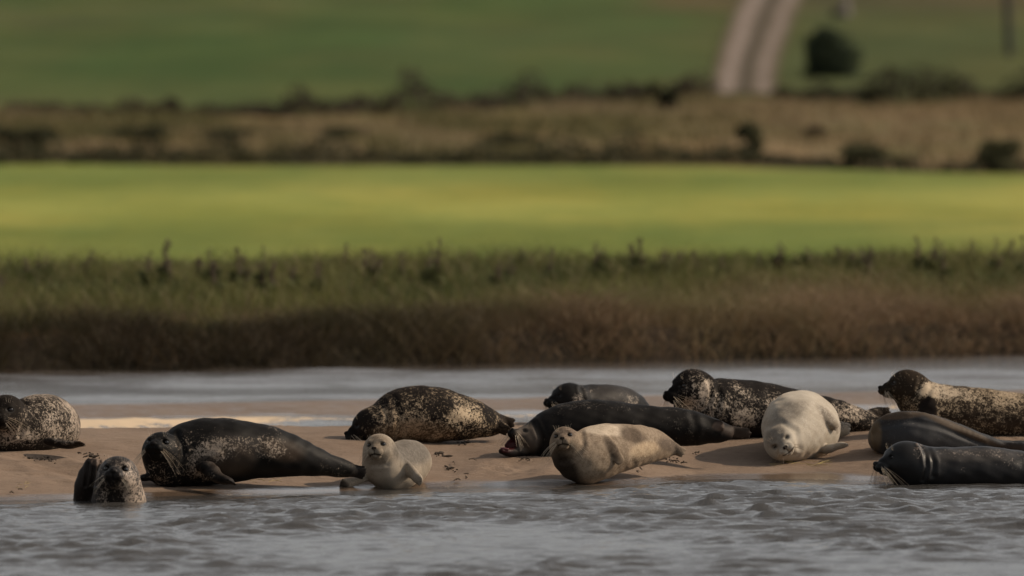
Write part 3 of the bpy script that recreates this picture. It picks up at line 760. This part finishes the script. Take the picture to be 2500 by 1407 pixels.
def seal_back_spotted():
    s = Seal((1800, 1072))
    s.body([(1698, 972, .0, 44), (1716, 996, .05, 61), (1760, 1000, .10, 71), (1830, 1002, .20, 69), (1900, 1008, .30, 62), (1970, 1015, .40, 53), (2040, 1022, .48, 43), (2090, 1028, .54, 30), (2125, 1034, .58, 18), (2145, 1036, .6, 10)], 1.1)
    s.body([(1690, 948, -.08, 42), (1700, 975, -.02, 50), (1705, 1000, .02, 54)], 1.0)
    s.head(1688, 944, -.10, 45, -58, -8, 0, wlen=1.1)
    s.flip([(2105, 1024, .60, 18), (2140, 1010, .66, 14), (2160, 1008, .68, 12)], (0, 1, .4), .4, 3, .2)
    s.flip([(2120, 1036, .55, 16), (2150, 1034, .56, 13), (2165, 1032, .56, 11)], (0, 1, .4), .4, 3, .2)
    s.fold([(1724, 920), (1738, 955), (1728, 990), (1700, 1010)], 5, 3.2).fold([(1745, 934), (1758, 970), (1748, 1012)], 6, 2.6)
    s.build('dark seal with white flecks lying behind the pale seal, head raised and looking left', (.0135, .0115, .0105), (.44, .37, .30), .32,
            [('c', 1830, 990, 110, 36, -8, .50, .75), ('c', 1820, 1020, 40, 26, 0, .66, .75), ('c', 1720, 950, 14, 36, -20, .62, .8), ('c', 2060, 1005, 60, 25, -20, .60, .75), ('c', 1900, 945, 220, 16, -10, .16, .85), ('c', 1780, 1060, 120, 20, 0, .12, .8),
             ('c', 1685, 985, 26, 25, 0, .52, .7)], mask=.5, muzzle=.95, flipc=(.026, .021, .018))

def seal_pale():
    s = Seal((1925, 1122), h=.005)
    s.body([(1912, 1080, -.25, 38), (1925, 1066, -.14, 54), (1940, 1046, .06, 75), (1950, 1041, .28, 80), (1958, 1042, .5, 79), (1968, 1044, .85, 64), (1985, 1050, 1.2, 40), (2010, 1052, 1.45, 20)], 1.0)
    s.body([(1972, 1050, .22, 71), (1968, 1046, .48, 76), (1970, 1048, .7, 66)], 1.0)
    s.head(1906, 1080, -.30, 40, 6, -6, 40, young=.3, closed=True, whisk=.5, wlen=.6, smile=True)
    s.flip([(1988, 1002, .02, 17), (2016, 1015, .0, 17), (2036, 1036, .08, 13)], (-.5, .8, -.5), .5, 4, .1, dl=.8, k=.012)
    s.flip([(2015, 1098, .05, 16), (2044, 1090, .02, 10), (2060, 1087, .0, 9)], (0, .4, 1), .6, 3, .3)
    s.flip([(2015, 1042, 1.3, 18), (2045, 1042, 1.35, 13), (2062, 1046, 1.36, 11)], (0, 1, .4), .45, 3, .2)
    s.flip([(2015, 1055, 1.3, 18), (2045, 1056, 1.28, 13), (2062, 1052, 1.27, 10)], (0, 1, .4), .45, 3, .2)
    s.fold([(1872, 1040), (1905, 1028), (1940, 1050), (1948, 1090)], 6, 2.4)
    s.build('plump pale cream seal asleep on its side with its face towards the water', (.38, .338, .278), (.44, .395, .33), .5,
            [('a', 1925, 1005, 60, 26, 30, (.20, .175, .145), .85), ('b', 1925, 1005, 60, 26, 30, (.27, .24, .20), .8), ('a', 1868, 1040, 20, 60, 0, (.30, .26, .21), .6), ('a', 2020, 1018, 14, 40, 40, (.20, .165, .13), .7), ('c', 1975, 1070, 60, 60, 0, .72, .6),  # dark upper-left zone: shading painted into the pale coat
             ('a', 2060, 1048, 30, 16, 0, (.15, .12, .10), .8), ('a', 1960, 964, 80, 16, 0, (.48, .435, .365), .7), ('a', 1895, 1064, 34, 28, 40, (.17, .148, .122), .85), ('b', 1895, 1064, 34, 28, 40, (.22, .192, .16), .85), ('a', 1950, 1100, 50, 16, 10, (.30, .255, .20), .6)], mask=.0, muzzle=.18)

def seal_upper_right():
    s = Seal((2330, 1066))
    s.body([(2215, 946, .0, 36), (2240, 974, .02, 46), (2272, 998, .05, 58), (2330, 1006, .10, 60), (2400, 1010, .15, 57), (2470, 1016, .20, 54), (2540, 1022, .24, 47), (2610, 1030, .28, 34), (2660, 1038, .3, 20), (2700, 1044, .3, 10)], 1.1)
    s.head(2211, 939, -.02, 39, -80, -2, 0, wlen=1.1)
    s.flip([(2258, 972, -.12, 22), (2262, 1000, -.16, 21), (2268, 1024, -.17, 17)], (0, 1, -.2), .4, 4, .2, dl=.8)
    s.flip([(2680, 1040, .3, 16), (2730, 1046, .3, 16), (2750, 1048, .3, 13)], (0, 1, .4), .4, 4)
    s.fold([(2248, 925), (2236, 955), (2212, 980)], 5, 3).fold([(2272, 945), (2258, 975), (2228, 1008)], 6, 2.2)
    s.build('tan seal with dark mottling and a dark raised head in profile, at the right edge', (.027, .020, .0145), (.36, .285, .20), .44,
            [('c', 2272, 952, 62, 20, -10, .78, .85), ('b', 2280, 950, 110, 26, -8, (.44, .365, .275), .8), ('c', 2400, 966, 150, 20, -4, .60, .75), ('c', 2390, 1030, 150, 34, 0, .38, .8), ('a', 2390, 1045, 160, 28, 0, (.05, .036, .026), .6),
             ('c', 2210, 930, 50, 36, 0, .25, .95), ('c', 2216, 1000, 22, 40, 0, .58, .5), ('a', 2263, 1000, 26, 38, 0, (.014, .011, .010), 1.), ('b', 2263, 1000, 26, 38, 0, (.02, .016, .014), 1.), ('c', 2263, 1000, 24, 36, 0, .0, 1.)], mask=.5, muzzle=.95)

def seal_side_grey():
    s = Seal((2230, 1112))
    s.body([(2150, 1072, .30, 28), (2172, 1064, .10, 45), (2218, 1062, .06, 54), (2272, 1066, .10, 49), (2330, 1076, .16, 38), (2390, 1086, .22, 26), (2440, 1092, .26, 15), (2470, 1094, .28, 9)], 1.15)
    s.body([(2134, 1050, .02, 7), (2158, 1026, -.02, 7), (2198, 1015, -.06, 7), (2238, 1015, -.06, 7), (2285, 1026, -.02, 7), (2335, 1048, .04, 7), (2400, 1071, .13, 7), (2450, 1088, .2, 6)], 1.0, k=.03)
    s.head(2172, 1066, .46, 32, -160, -5, 0, closed=True, whisk=0)
    s.flip([(2440, 1092, .22, 14), (2470, 1094, .2, 13), (2490, 1094, .2, 11)], (0, 1, .4), .4, 4, .2)
    s.flip([(2450, 1088, .32, 12), (2490, 1090, .36, 12), (2510, 1092, .38, 11)], (0, 1, .4), .4, 4, .2)
    s.fold([(2150, 1042), (2198, 1031), (2240, 1031), (2290, 1043), (2340, 1063), (2400, 1085)], 5, 2.0)
    s.build('smooth dark grey seal lying with a brown ridge along its back, head hidden', (.042, .043, .046), (.12, .112, .106), .24,
            [('a', 2190, 1015, 75, 10, 4, (.10, .072, .05), .85), ('a', 2345, 1049, 130, 10, -24, (.09, .066, .046), .85), ('a', 2138, 1062, 16, 46, 0, (.15, .115, .075), .75), ('a', 2470, 1094, 40, 12, 0, (.05, .036, .028), .8)], wet=.3)

def seal_front_right():
    s = Seal((2300, 1184))
    s.body([(2214, 1128, .0, 44), (2240, 1146, .02, 52), (2310, 1150, .06, 53), (2400, 1149, .12, 54), (2470, 1154, .18, 51), (2550, 1162, .24, 44), (2630, 1172, .3, 30), (2690, 1180, .32, 16)], 1.12)
    s.body([(2200, 1130, -.02, 40), (2216, 1155, .0, 42), (2232, 1172, .0, 36)], 1.0)
    s.head(2207, 1121, -.04, 45, -72, -4, 0, wlen=1.2)
    s.flip([(2670, 1178, .3, 16), (2720, 1184, .3, 16), (2745, 1184, .3, 13)], (0, 1, .4), .4, 4)
    s.fold([(2246, 1082), (2258, 1108), (2262, 1140), (2252, 1170)], 5, 3.2).fold([(2262, 1094), (2276, 1125), (2276, 1160)], 6, 2.4)
    s.build('wet dark seal in profile lying at the waterline in the lower right corner', (.013, .0125, .013), (.26, .22, .19), .10,
            [('c', 2240, 1100, 16, 26, -15, .55, .8), ('a', 2380, 1110, 140, 18, 0, (.05, .045, .042), .8), ('c', 2400, 1105, 130, 12, -2, .40, .8), ('c', 2480, 1125, 40, 30, 0, .42, .7), ('b', 2232, 1085, 12, 12, 0, (.28, .19, .13), .8)], wet=.8, mask=.3, muzzle=.85)

for f in (seal_far_left, seal_swimming, seal_big_dark, seal_pup, seal_sleeping_spotted, seal_back_black, seal_yawning, seal_tan,
          seal_back_spotted, seal_pale, seal_upper_right, seal_side_grey, seal_front_right):
    f()
# ------------------------------------------------------------------ vegetation
LEAF = m_leaf('leaf')

def blades(name, P, H, Wd, colr, lean=.35, kind='stuff', mat=None):
    """many curved tapering grass blades in one mesh; P (n,3) roots, H heights, Wd widths, colr (n,3)"""
    n = len(P); th = RNG.random(n)*2*math.pi; la = RNG.random(n)*2*math.pi; lm = lean*H*(.3+RNG.random(n))
    sx, sy = np.cos(th)*Wd*.5, np.sin(th)*Wd*.5; lx, ly = np.cos(la)*lm, np.sin(la)*lm
    V = np.zeros((n, 5, 3)); 
    for j, (t, wv) in enumerate(((0, 1), (0, -1), (.55, .75), (.55, -.75), (1, 0))):
        V[:, j, 0] = P[:, 0]+sx*wv+lx*t*t; V[:, j, 1] = P[:, 1]+sy*wv+ly*t*t; V[:, j, 2] = P[:, 2]+H*(t-.12*t*t)-(.02 if t == 0 else 0)
    b = np.arange(n)[:, None]*5
    F = np.concatenate([b+np.array([[0, 1, 3]]), b+np.array([[0, 3, 2]]), b+np.array([[2, 3, 4]])])
    me = np_mesh(name, V.reshape(-1, 3), F, True)
    vattr(me, 'tint', np.repeat(colr, 5, axis=0))
    o = link_mesh(name, me, None, mat or LEAF)
    if kind: tag(o, kind=kind)
    return o

def mixc(c0, c1, t): return np.array(c0)[None]*(1-t[:, None])+np.array(c1)[None]*t[:, None]

def bank_grass():
    n = 96000
    X = RNG.uniform(-12, 12, n); b = .0+13.5*RNG.random(n)**1.35; b[80000:] = 1.9*RNG.random(16000)-.05; Y = far_shore(X)+b
    cl = fbm(X*1.3, Y*.9, 201); keep = (cl > .28+.22*RNG.random(n)*(b < 5)) | (np.arange(n) > 80000)
    X, b, Y, cl = X[keep], b[keep], Y[keep], cl[keep]; n = len(X)
    Z = land_z(X, Y)
    top = ss(b+(fbm(X*.42, Y*.3, 203)-.5)*10-X*.10, .6, 5.0)
    H = (.13+.26*RNG.random(n)*cl*1.8)*(1-.25*top)*(.30+1.5*fbm(X*.6, Y*.5, 211, 3))
    brown = mixc((.20, .135, .082), (.27, .185, .112), RNG.random(n)); green = mixc((.100, .104, .034), (.155, .152, .050), RNG.random(n))
    deep = mixc((.045, .064, .022), (.085, .092, .030), RNG.random(n))
    c = brown*(1-top[:, None])+green*top[:, None]
    g2 = ss(fbm(X*.7, Y*.5, 207), .52, .66)*top; c = c*(1-g2[:, None]*.8)+deep*g2[:, None]*.8
    dry = (RNG.random(n) < .16); c[dry] = mixc((.15, .12, .06), (.19, .15, .085), RNG.random(dry.sum()))
    low = (1-ss(b+2*(fbm(X*.7, Y*.7, 209)-.5), .6, 2.4))*(.12+.88*ss(-X, -2., 2.2)); c = c*(1-.8*low[:, None])+np.array([.016, .014, .009])*.8*low[:, None]  # blades at the left waterline coloured dark to stand for shadow there
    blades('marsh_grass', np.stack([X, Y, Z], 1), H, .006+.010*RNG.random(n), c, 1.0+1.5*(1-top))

def rough_grass():
    n = 42000
    X = RNG.uniform(-20, 20, n); Y = field_edge(X)+.8+(hedge_d(X)-field_edge(X)-.8)*RNG.random(n)
    cl = fbm(X*.6, Y*.2, 221); k = cl > .36+.15*RNG.random(n); X, Y, cl = X[k], Y[k], cl[k]; n = len(X)
    t = ss(fbm(X*.30, Y*.10, 223), .38, .56); rt = ss(X, 1, 7)*.6
    tan = mixc((.165, .130, .074), (.245, .188, .105), RNG.random(n)); grn = mixc((.085, .082, .034), (.135, .120, .050), RNG.random(n))
    c = tan*(1-t[:, None])+grn*t[:, None]; c = c*(1-rt[:, None])+mixc((.245, .172, .100), (.32, .225, .130), RNG.random(n))*rt[:, None]
    blades('rough_grass', np.stack([X, Y, land_z(X, Y)], 1), .14+.30*RNG.random(n)*cl, .022+.02*RNG.random(n), c, .6)

def leaf_cloud(pts, rad, n, size, c0, c1, rng):
    """leaf quads spread through lumps: pts lump centres, rad lump radii"""
    i = rng.integers(0, len(pts), n); d = rng.normal(size=(n, 3)); d /= np.linalg.norm(d, axis=1)[:, None]
    r = rad[i]*(.55+.5*rng.random(n)**.6)[:, None]
    C = pts[i]+d*r
    a = rng.normal(size=(n, 3)); a /= np.linalg.norm(a, axis=1)[:, None]; bb = np.cross(a, rng.normal(size=(n, 3))); bb /= np.linalg.norm(bb, axis=1)[:, None]
    s = size*(.6+.8*rng.random(n))[:, None]
    V = np.stack([C-a*s, C+bb*s*.45, C+a*s, C-bb*s*.45], 1).reshape(-1, 3)
    F = np.arange(n*4).reshape(-1, 4)
    return V, F, np.repeat(mixc(c0, c1, rng.random(n)), 4, axis=0)

WOOD = m_plain('bark', (.05, .04, .03), .9, .3, 30)
def shrub(name, px, ybase, D, wpx, hpx, label, cat='shrub', c0=(.06, .062, .032), c1=(.13, .122, .06), n=1500, size=.05, seed=1, group=None, stems=True, lumps=16, ball=False):
    rng = np.random.default_rng(seed); m = D/FPX
    X = at(px, ybase, D)[0]; z0 = float(land_z(np.array([X]), np.array([D]))[0]); W_, H_ = wpx*m, hpx*m
    pts = []; rad = []
    for k in range(lumps):
        th = rng.random()*6.28; rr = rng.random()**.5; hh = rng.random()
        sq = math.sqrt(max(0, 1-(2*hh-.9)**2*(.72 if ball else .5)))
        pts.append((X+math.cos(th)*rr*sq*W_*.36, D+math.sin(th)*rr*sq*W_*.36, z0+.03*H_+hh*.82*H_)); rad.append((W_*.17*(.7+.6*rng.random()), W_*.17, H_*.16*(.8+.5*rng.random())))
    o = bpy.data.objects.new(name, None); COL.objects.link(o); o.location = (X, D, z0); tag(o, label, cat, group)
    V, F, c = leaf_cloud(np.array(pts), np.array(rad), n, size, c0, c1, rng)
    me = np_mesh('foliage', V-np.array([X, D, z0]), F, False); vattr(me, 'tint', c); link_mesh('foliage', me, o, LEAF)
    if stems:
        Vs, Fs = [], []
        for p in pts[:8]:
            e = np.array(p)-np.array([X, D, z0]); tube([e*t+np.array([0, 0, -.04*(1-t)])+np.array([0, 0, .15*H_])*t*(1-t) for t in np.linspace(0, 1, 5)], .03*H_+.006, .008, Vs, Fs, 6)
        link_mesh('stem', np_mesh('stem', np.array(Vs), np.array(Fs)), o, WOOD)
    return o

def hedgerow(name, knots, label, c0, c1, n, size, seed):
    """knots: (px, y base, D, height px) along the line"""
    rng = np.random.default_rng(seed); K = np.array(knots, float); pts = []; rad = []
    for i in range(int((K[-1, 0]-K[0, 0])/16)):
        px = K[0, 0]+16*i+rng.uniform(-8, 8); D = np.interp(px, K[:, 0], K[:, 2])+rng.uniform(-.8, .8); hp = np.interp(px, K[:, 0], K[:, 3])*(.25+.5*rng.random()+1.1*float(ss(fbm(np.array([px*.011]), np.array([seed*3.7]), 5), .35, .68)[0]))
        X = at(px, 300, D)[0]; z0 = float(land_z(np.array([X]), np.array([D]))[0]); h = hp*D/FPX
        for q in (.3, .75):
            pts.append((X, D, z0+h*q)); rad.append((.16+.12*rng.random(), .25, h*.35))
    V, F, c = leaf_cloud(np.array(pts), np.array(rad), n, size, c0, c1, rng)
    o = np.array([0, K[:, 2].mean(), 1.0])
    me = np_mesh(name, V-o, F, False); vattr(me, 'tint', c); ob = link_mesh(name, me, None, LEAF); ob.location = o
    tag(ob, label, 'hedge')

def weed(px, ytop, hpx, b, label, seed, group='tall weed stalks on the far bank', heads=1.0):
    rng = np.random.default_rng(seed)
    X = at(px, 600, 150)[0]; Y = float(far_shore(np.array([X]))[0])+b; X = at(px, 600, Y)[0]; z0 = float(land_z(np.array([X]), np.array([Y]))[0])
    zt = at(px, ytop, Y)[2]; h = max(zt-z0, .25)
    o = bpy.data.objects.new('dock_plant', None); COL.objects.link(o); o.location = (X, Y, z0); tag(o, label, 'weed', group)
    Vs, Fs = [], []; lean = np.array([rng.uniform(-.1, .1), rng.uniform(-.1, .1), 0])
    tips = []
    for k in range(rng.integers(1, 4)):
        d = lean+np.array([rng.uniform(-.16, .16), rng.uniform(-.12, .12), 0])*(k > 0); hk = h*(1 if k == 0 else rng.uniform(.6, .92))
        pts = [np.array([0, 0, -.03])+d*h*t*t+np.array([0, 0, hk*t]) for t in np.linspace(0, 1, 7)]; tube(pts, .007, .003, Vs, Fs, 5); tips.append(pts)
    link_mesh('stem', np_mesh('stem', np.array(Vs), np.array(Fs)), o, m_stem)
    P, R = [], []
    for pts in tips:
        for j in (3, 4, 5, 6):
            for _ in range(2):
                P.append(pts[j]+rng.normal(0, .012, 3)); R.append((.020*heads*rng.uniform(.6, 1.3), .02*heads, .030*heads))
    V, F, c = leaf_cloud(np.array(P), np.array(R), int(170*heads), .013, (.085, .064, .050), (.15, .11, .085), rng)
    me = np_mesh('seed_head', V, F, False); vattr(me, 'tint', c); link_mesh('seed_head', me, o, LEAF)
    P = [np.array([rng.uniform(-.06, .06), rng.uniform(-.06, .06), h*rng.uniform(.1, .45)]) for _ in range(5)]
    V, F, c = leaf_cloud(np.array(P), np.full((5, 3), .05), 40, .06, (.07, .078, .030), (.11, .115, .044), rng)
    me = np_mesh('foliage', V, F, False); vattr(me, 'tint', c); link_mesh('foliage', me, o, LEAF)

m_stem = m_plain('weed_stem', (.11, .085, .055), .8, .3, 40)
bank_grass(); rough_grass()
hedgerow('hedgerow', [(-500, 270, 286, 20), (0, 272, 286, 18), (500, 272, 284, 34), (1000, 270, 291, 68), (1500, 250, 309, 66), (1740, 250, 313, 40)], 'dark straggling hedge along the foot of the upper pasture, left of the track', (.030, .028, .018), (.085, .066, .045), 15000, .055, 301)
hedgerow('hedgerow', [(1900, 250, 310, 40), (2200, 250, 306, 60), (2500, 250, 308, 78), (2900, 250, 310, 80)], 'dark green hedge along the foot of the upper pasture, right of the track', (.028, .032, .018), (.075, .068, .036), 8500, .055, 302)
hedgerow('hedgerow', [(-500, 410, 251.5, 55), (0, 410, 251.5, 62), (300, 410, 251.5, 34), (450, 410, 252, 50), (700, 410, 252, 44), (1100, 410, 251.5, 30), (1400, 410, 251.5, 46), (1720, 405, 252, 46), (1950, 405, 251, 16), (2300, 405, 245, 20), (2700, 405, 243, 20)], 'low dark hedge between the bright field and the rough brown grass', (.026, .030, .016), (.075, .070, .034), 12500, .05, 303)
shrub('round_bush', 2024, 196, 340, 190, 126, 'round dark green bush standing alone beside the farm track', n=8000, size=.05, seed=11, c0=(.024, .036, .022), c1=(.052, .068, .036), lumps=40, ball=True)
shrub('gorse_shrub', 1832, 402, 253, 78, 96, 'upright dark shrub in the rough grass below the farm track', n=2200, size=.045, seed=12)
shrub('gorse_shrub', 2110, 418, 248.5, 170, 62, 'broad low dark shrub at the upper edge of the bright field', n=2600, size=.045, seed=13)
shrub('gorse_shrub', 2446, 436, 242.5, 130, 82, 'dark green shrub at the far right edge of the bright field', n=2600, size=.045, seed=14)
shrub('gorse_shrub', 1606, 232, 309, 62, 52, 'small dark shrub standing up out of the hedge left of the track', n=1300, size=.05, seed=15)
shrub('gorse_shrub', 1628, 290, 296, 60, 66, 'grey green shrub in the rough grass below the left hedge', n=1300, size=.05, seed=16, c0=(.03, .035, .02), c1=(.06, .06, .035))
shrub('gorse_shrub', 1915, 252, 311, 60, 36, 'low dark shrub at the lower right corner of the farm track', n=1200, size=.05, seed=17)
shrub('gorse_shrub', 1990, 360, 262, 70, 34, 'low brownish shrub in the dry grass right of the upright shrub', n=1200, size=.045, seed=18, c0=(.035, .028, .018), c1=(.07, .055, .032))
shrub('gorse_shrub', 830, 372, 262, 110, 32, 'low dark shrub in the rough grass above the hedge', n=1500, size=.045, seed=19)
for i_, (px_, yb_, D_, w_, h_, lb_) in enumerate(((50, 388, 257, 230, 50, 'dark scrub mound at the far left in the rough grass'), (330, 366, 262, 190, 36, 'second dark scrub mound from the left in the rough grass'), (560, 372, 260, 140, 34, 'third low scrub mound from the left in the rough grass'), (1250, 380, 258, 170, 26, 'low green scrub mound in the middle of the rough grass'))):
    shrub('gorse_shrub', px_, yb_, D_, w_, h_, lb_, n=2200, size=.045, seed=60+i_, c0=(.03, .034, .018), c1=(.07, .07, .034))
rw = random.Random(5)
weed(405, 588, 60, 7.5, 'tallest brown dock stalk rising from the left part of the far bank', 1, heads=1.7)
weed(515, 606, 50, 7.6, 'forked brown dock stalk right of the tallest one on the far bank', 2, heads=1.4)
weed(585, 604, 50, 7.4, 'brown dock stalk third along the left part of the far bank', 3, heads=1.2)
weed(2275, 578, 50, 8.0, 'tall dark dock stalk high on the right end of the far bank', 4, heads=1.5)
weed(2370, 586, 50, 8.4, 'tall bushy dock stalk near the right edge on the far bank', 5, heads=1.6)
for i in range(54):
    px = -60+(i//3)*147+rw.gauss(0, 42)
    weed(px, np.interp(px, [0, 500, 1000, 1500, 2000, 2500], [640, 628, 606, 598, 600, 588])+rw.uniform(-26, 34), 40, rw.uniform(6, 11), 'thin brown weed stalk among many along the top of the far bank', 40+i, 'thin weed stalks along the top of the far bank', heads=rw.uniform(.6, 1.3))

# ------------------------------------------------------------------ track, pole, post
def build_track():
    n = N('farm_track'); v = n.coord(); c = n.attr('tint', 0); a = n.noise(v, 2.2, 5, .65); b = n.noise(v, 14, 3, .6)
    c = n.mix(n.rng(a, .35, .65, 0, .5), c, n.mix(1., c, (.66, .62, .56), 'MULTIPLY')); n.col(n.mix(n.rng(b, .4, .7, 0, .4), c, n.mix(1., c, (1.3, 1.28, 1.25), 'MULTIPLY')))
    n.set(Roughness=.95, Specular_IOR_Level=.1); n.bump(b, .5, .06)
    Ds = np.concatenate([np.arange(318, 340, .5), np.arange(340, 620, 1.0)])
    us = np.linspace(0, 1, 33); V = []; T = []
    for D in Ds:
        z = float(land_z(np.array([5.0]), np.array([D]))[0]); y = 25+(CAMZ-z)/D*FPX
        c = np.interp(y, [-200, -60, 0, 40, 80, 150, 215, 260], [1985, 1910, 1884, 1866, 1850, 1827, 1815, 1810]); hw = np.interp(D, [318, 330, 620], [96, 82, 80])*1.0
        for u in us:
            X = at(c+(u*2-1)*hw, y, D)[0]; V.append((X, D, 0)); T.append((u, D))
    V = np.array(V); T = np.array(T); zl = land_z(V[:, 0], V[:, 1])
    V[:, 2] = zl+1.4*ss(V[:, 1], 330, 900)*(fbm(V[:, 0]*.01+9, V[:, 1]*.006, 8)-.5)*2+ss(V[:, 1], 330, 600)*.10*(fbm(V[:, 0]*.9, V[:, 1]*.35, 3)-.5)*2+.03
    u = T[:, 0]; nz = (fbm(V[:, 0]*1.5, V[:, 1]*.12, 61)-.5)*.34
    rut = np.maximum(np.exp(-((u-.27+nz*.5)/.15)**2), .8*np.exp(-((u-.76+nz*.5)/.12)**2))
    C = mixc((.10, .078, .05), (.25, .205, .178), rut*.9)
    mid = np.exp(-((u-.51)/.10)**2); C = C*(1-mid[:, None]*.85)+np.array([.062, .052, .034])*mid[:, None]*.85
    edge = np.maximum(ss(-u, -.10, -.0), ss(u, .90, 1.0)); C = C*(1-edge[:, None])+np.array([.085, .08, .034])*edge[:, None]
    m = len(us); i = (np.arange(len(Ds)-1)[:, None]*m+np.arange(m-1)[None]); F = np.stack([i, i+1, i+m+1, i+m], -1).reshape(-1, 4)
    me = np_mesh('track', V, F); vattr(me, 'tint', C); tag(link_mesh('track', me, None, n.m), kind='structure')
build_track()

def lathe(name, prof, mat, seg=14):
    V = []; F = []
    for z, r in prof:
        for j in range(seg): V.append((r*math.cos(2*math.pi*j/seg), r*math.sin(2*math.pi*j/seg), z))
    for i in range(len(prof)-1):
        for j in range(seg): F.append((i*seg+j, i*seg+(j+1) % seg, (i+1)*seg+(j+1) % seg, (i+1)*seg+j))
    me = np_mesh(name, np.array(V), np.array(F))
    return me
def on_land(px, D): X = at(px, 100, D)[0]; return (X, D, float(land_z(np.array([X]), np.array([D]))[0]))
pm = m_plain('tarred_timber', (.035, .034, .034), .85, .3, 6)
po = link_mesh('utility_pole', lathe('utility_pole', [(-.4, .10), (0, .10), (1, .097), (3, .09), (6.2, .078), (6.28, .06), (6.3, .0)], pm), None, pm)
po.location = on_land(2464, 372); po.rotation_euler = (0, R_(-2.2), 0); tag(po, 'dark wooden pole standing in the pasture at the right edge, rising out of view', 'pole')
wm = m_plain('whitewash', (.20, .17, .16), .9, .25, 12)
wp = link_mesh('marker_post', lathe('marker_post', [(-.2, .13), (0, .13), (.35, .12), (.9, .10), (1.15, .09), (1.2, .05), (1.21, 0)], wm, 10), None, wm)
wp.location = on_land(2068, 452); wp.rotation_euler = (0, R_(-6), 0); tag(wp, 'pale whitewashed post on the slope above the round bush', 'post')
def rock(name, loc, r, label, mat, seed, cat='rock'):
    me = sphere_mesh(name, (0, 0, 0), r, 18, 12); rng = np.random.default_rng(seed); co = np.zeros(len(me.vertices)*3, np.float32); me.vertices.foreach_get('co', co); co = co.reshape(-1, 3)
    for _ in range(9):
        d = rng.normal(size=3); d /= np.linalg.norm(d); u = co/np.array(r); s_ = u@d; co -= (np.maximum(s_-.62, 0)*.8)[:, None]*d*np.array(r)
    me.vertices.foreach_set('co', co.ravel()); me.update(); o = link_mesh(name, me, None, mat); o.location = loc; tag(o, label, cat); return o
rm = m_plain('dark_stone', (.05, .045, .042), .9, .35, 5)
L = on_land(2050, 447); rock('boulder', (L[0], L[1], L[2]+.12), (.30, .3, .26), 'dark boulder at the foot of the pale post on the slope', rm, 4)

# ------------------------------------------------------------------ bits on the sand
WEED = m_plain('dry_seaweed', (.045, .032, .022), .8, .4, 60); STRAW = m_plain('straw', (.30, .235, .09), .7, .3, 50, .3, 0); TWIG = m_plain('twig_bark', (.07, .05, .035), .85, .3, 60, .2, 0)
def sand_at(px, py):
    D = ground_hit(px, py); p = at(px, py, D); p[2] = float(sand_z(p[0], p[1])); return p, D/FPX
def clump(px, py, wpx, hpx, label, seed):
    p, m = sand_at(px, py); rng = np.random.default_rng(seed); sc = Sculpt(.004)
    for k in range(max(6, int(wpx/2.5))):
        x = rng.normal(0, .26)*wpx*m; y = rng.normal(0, .09); r = rng.uniform(.25, .8)*hpx*m*.4; zz = float(sand_z(p[0]+x, p[1]+y))-p[2]
        a = np.array([x, y, zz+r*.4]); d = np.array([rng.normal(0, 1), rng.normal(0, .6), rng.normal(0, .25)])*r*1.6
        sc.chain([a-d, a+np.array([0, 0, r*.3]), a+d], [r*.45, r*.6, r*.3], .012, n=3)
    V, F = sc.run(); o = link_mesh('seaweed_clump', np_mesh('seaweed_clump', V, F), None, WEED); o.location = p; tag(o, label, 'seaweed', 'dark seaweed scraps on the sand')
def wisp(px, py, wpx, n, label, seed, mat=STRAW, name='straw_wisp', cat='straw', r=.0019):
    p, m = sand_at(px, py); rng = np.random.default_rng(seed); V, F = [], []
    for k in range(n):
        x0 = rng.uniform(-.5, .3)*wpx*m; L_ = rng.uniform(.08, .26)*wpx*m; y0 = rng.normal(0, .10); dy = rng.normal(0, .08); pts = []
        for t in np.linspace(0, 1, 6):
            x = x0+L_*t; y = y0+dy*t+.02*math.sin(t*4+k); pts.append((x, y, float(sand_z(p[0]+x, p[1]+y))-p[2]+.012+.010*math.sin(t*3.1)*rng.random()))
        tube(pts, r, r*.6, V, F, 4)
    o = link_mesh(name, np_mesh(name, np.array(V), np.array(F)), None, mat); o.location = p; tag(o, label, cat, cat+' on the sand')
clump(1072, 1110, 40, 13, 'dark seaweed clump on the sand just right of the pup', 1)
clump(225, 1113, 66, 9, 'ragged dark seaweed scraps above the swimming seal', 2)
clump(105, 1121, 60, 6, 'thin dark seaweed scraps on the sand under the far left seal', 3)
clump(1098, 1146, 34, 8, 'small dark seaweed clump halfway down the sand right of the pup', 4)
clump(1141, 1164, 13, 8, 'single dark lump of seaweed low on the sand right of the pup', 5)
clump(1135, 1082, 34, 7, 'dark seaweed scrap under the tail of the spotted sleeping seal', 6)
clump(1290, 1122, 46, 6, 'flat dark seaweed scrap just below the yawning seal', 7)
clump(1640, 1124, 62, 8, 'dark seaweed strip under the tail of the tan seal', 8)
clump(2012, 1094, 20, 6, 'small dark seaweed lump between the pale seal and the grey seal', 9)
clump(1700, 1106, 30, 4, 'little dark seaweed scrap in the shadow left of the pale seal', 10)
wisp(645, 1174, 100, 12, 'yellow straw wisps on the sand by the flipper of the large black seal', 21)
wisp(60, 1192, 95, 5, 'yellow straw line on the sand near the left edge', 22)
wisp(1960, 1137, 170, 16, 'scattered yellow straw on the sand below the pale seal', 23)
wisp(40, 1203, 60, 2, 'dark twig on the wet sand at the left edge', 24, TWIG, 'twig', 'twig', .006)
wisp(1135, 1130, 80, 2, 'thin reddish twig on the sand right of the pup', 25, TWIG, 'twig', 'twig', .004)
wisp(1120, 1182, 110, 2, 'long thin twig at the water edge right of the pup', 26, TWIG, 'twig', 'twig', .005)
wisp(1560, 1150, 40, 2, 'short twig on the sand right of the tan seal', 27, TWIG, 'twig', 'twig', .006)
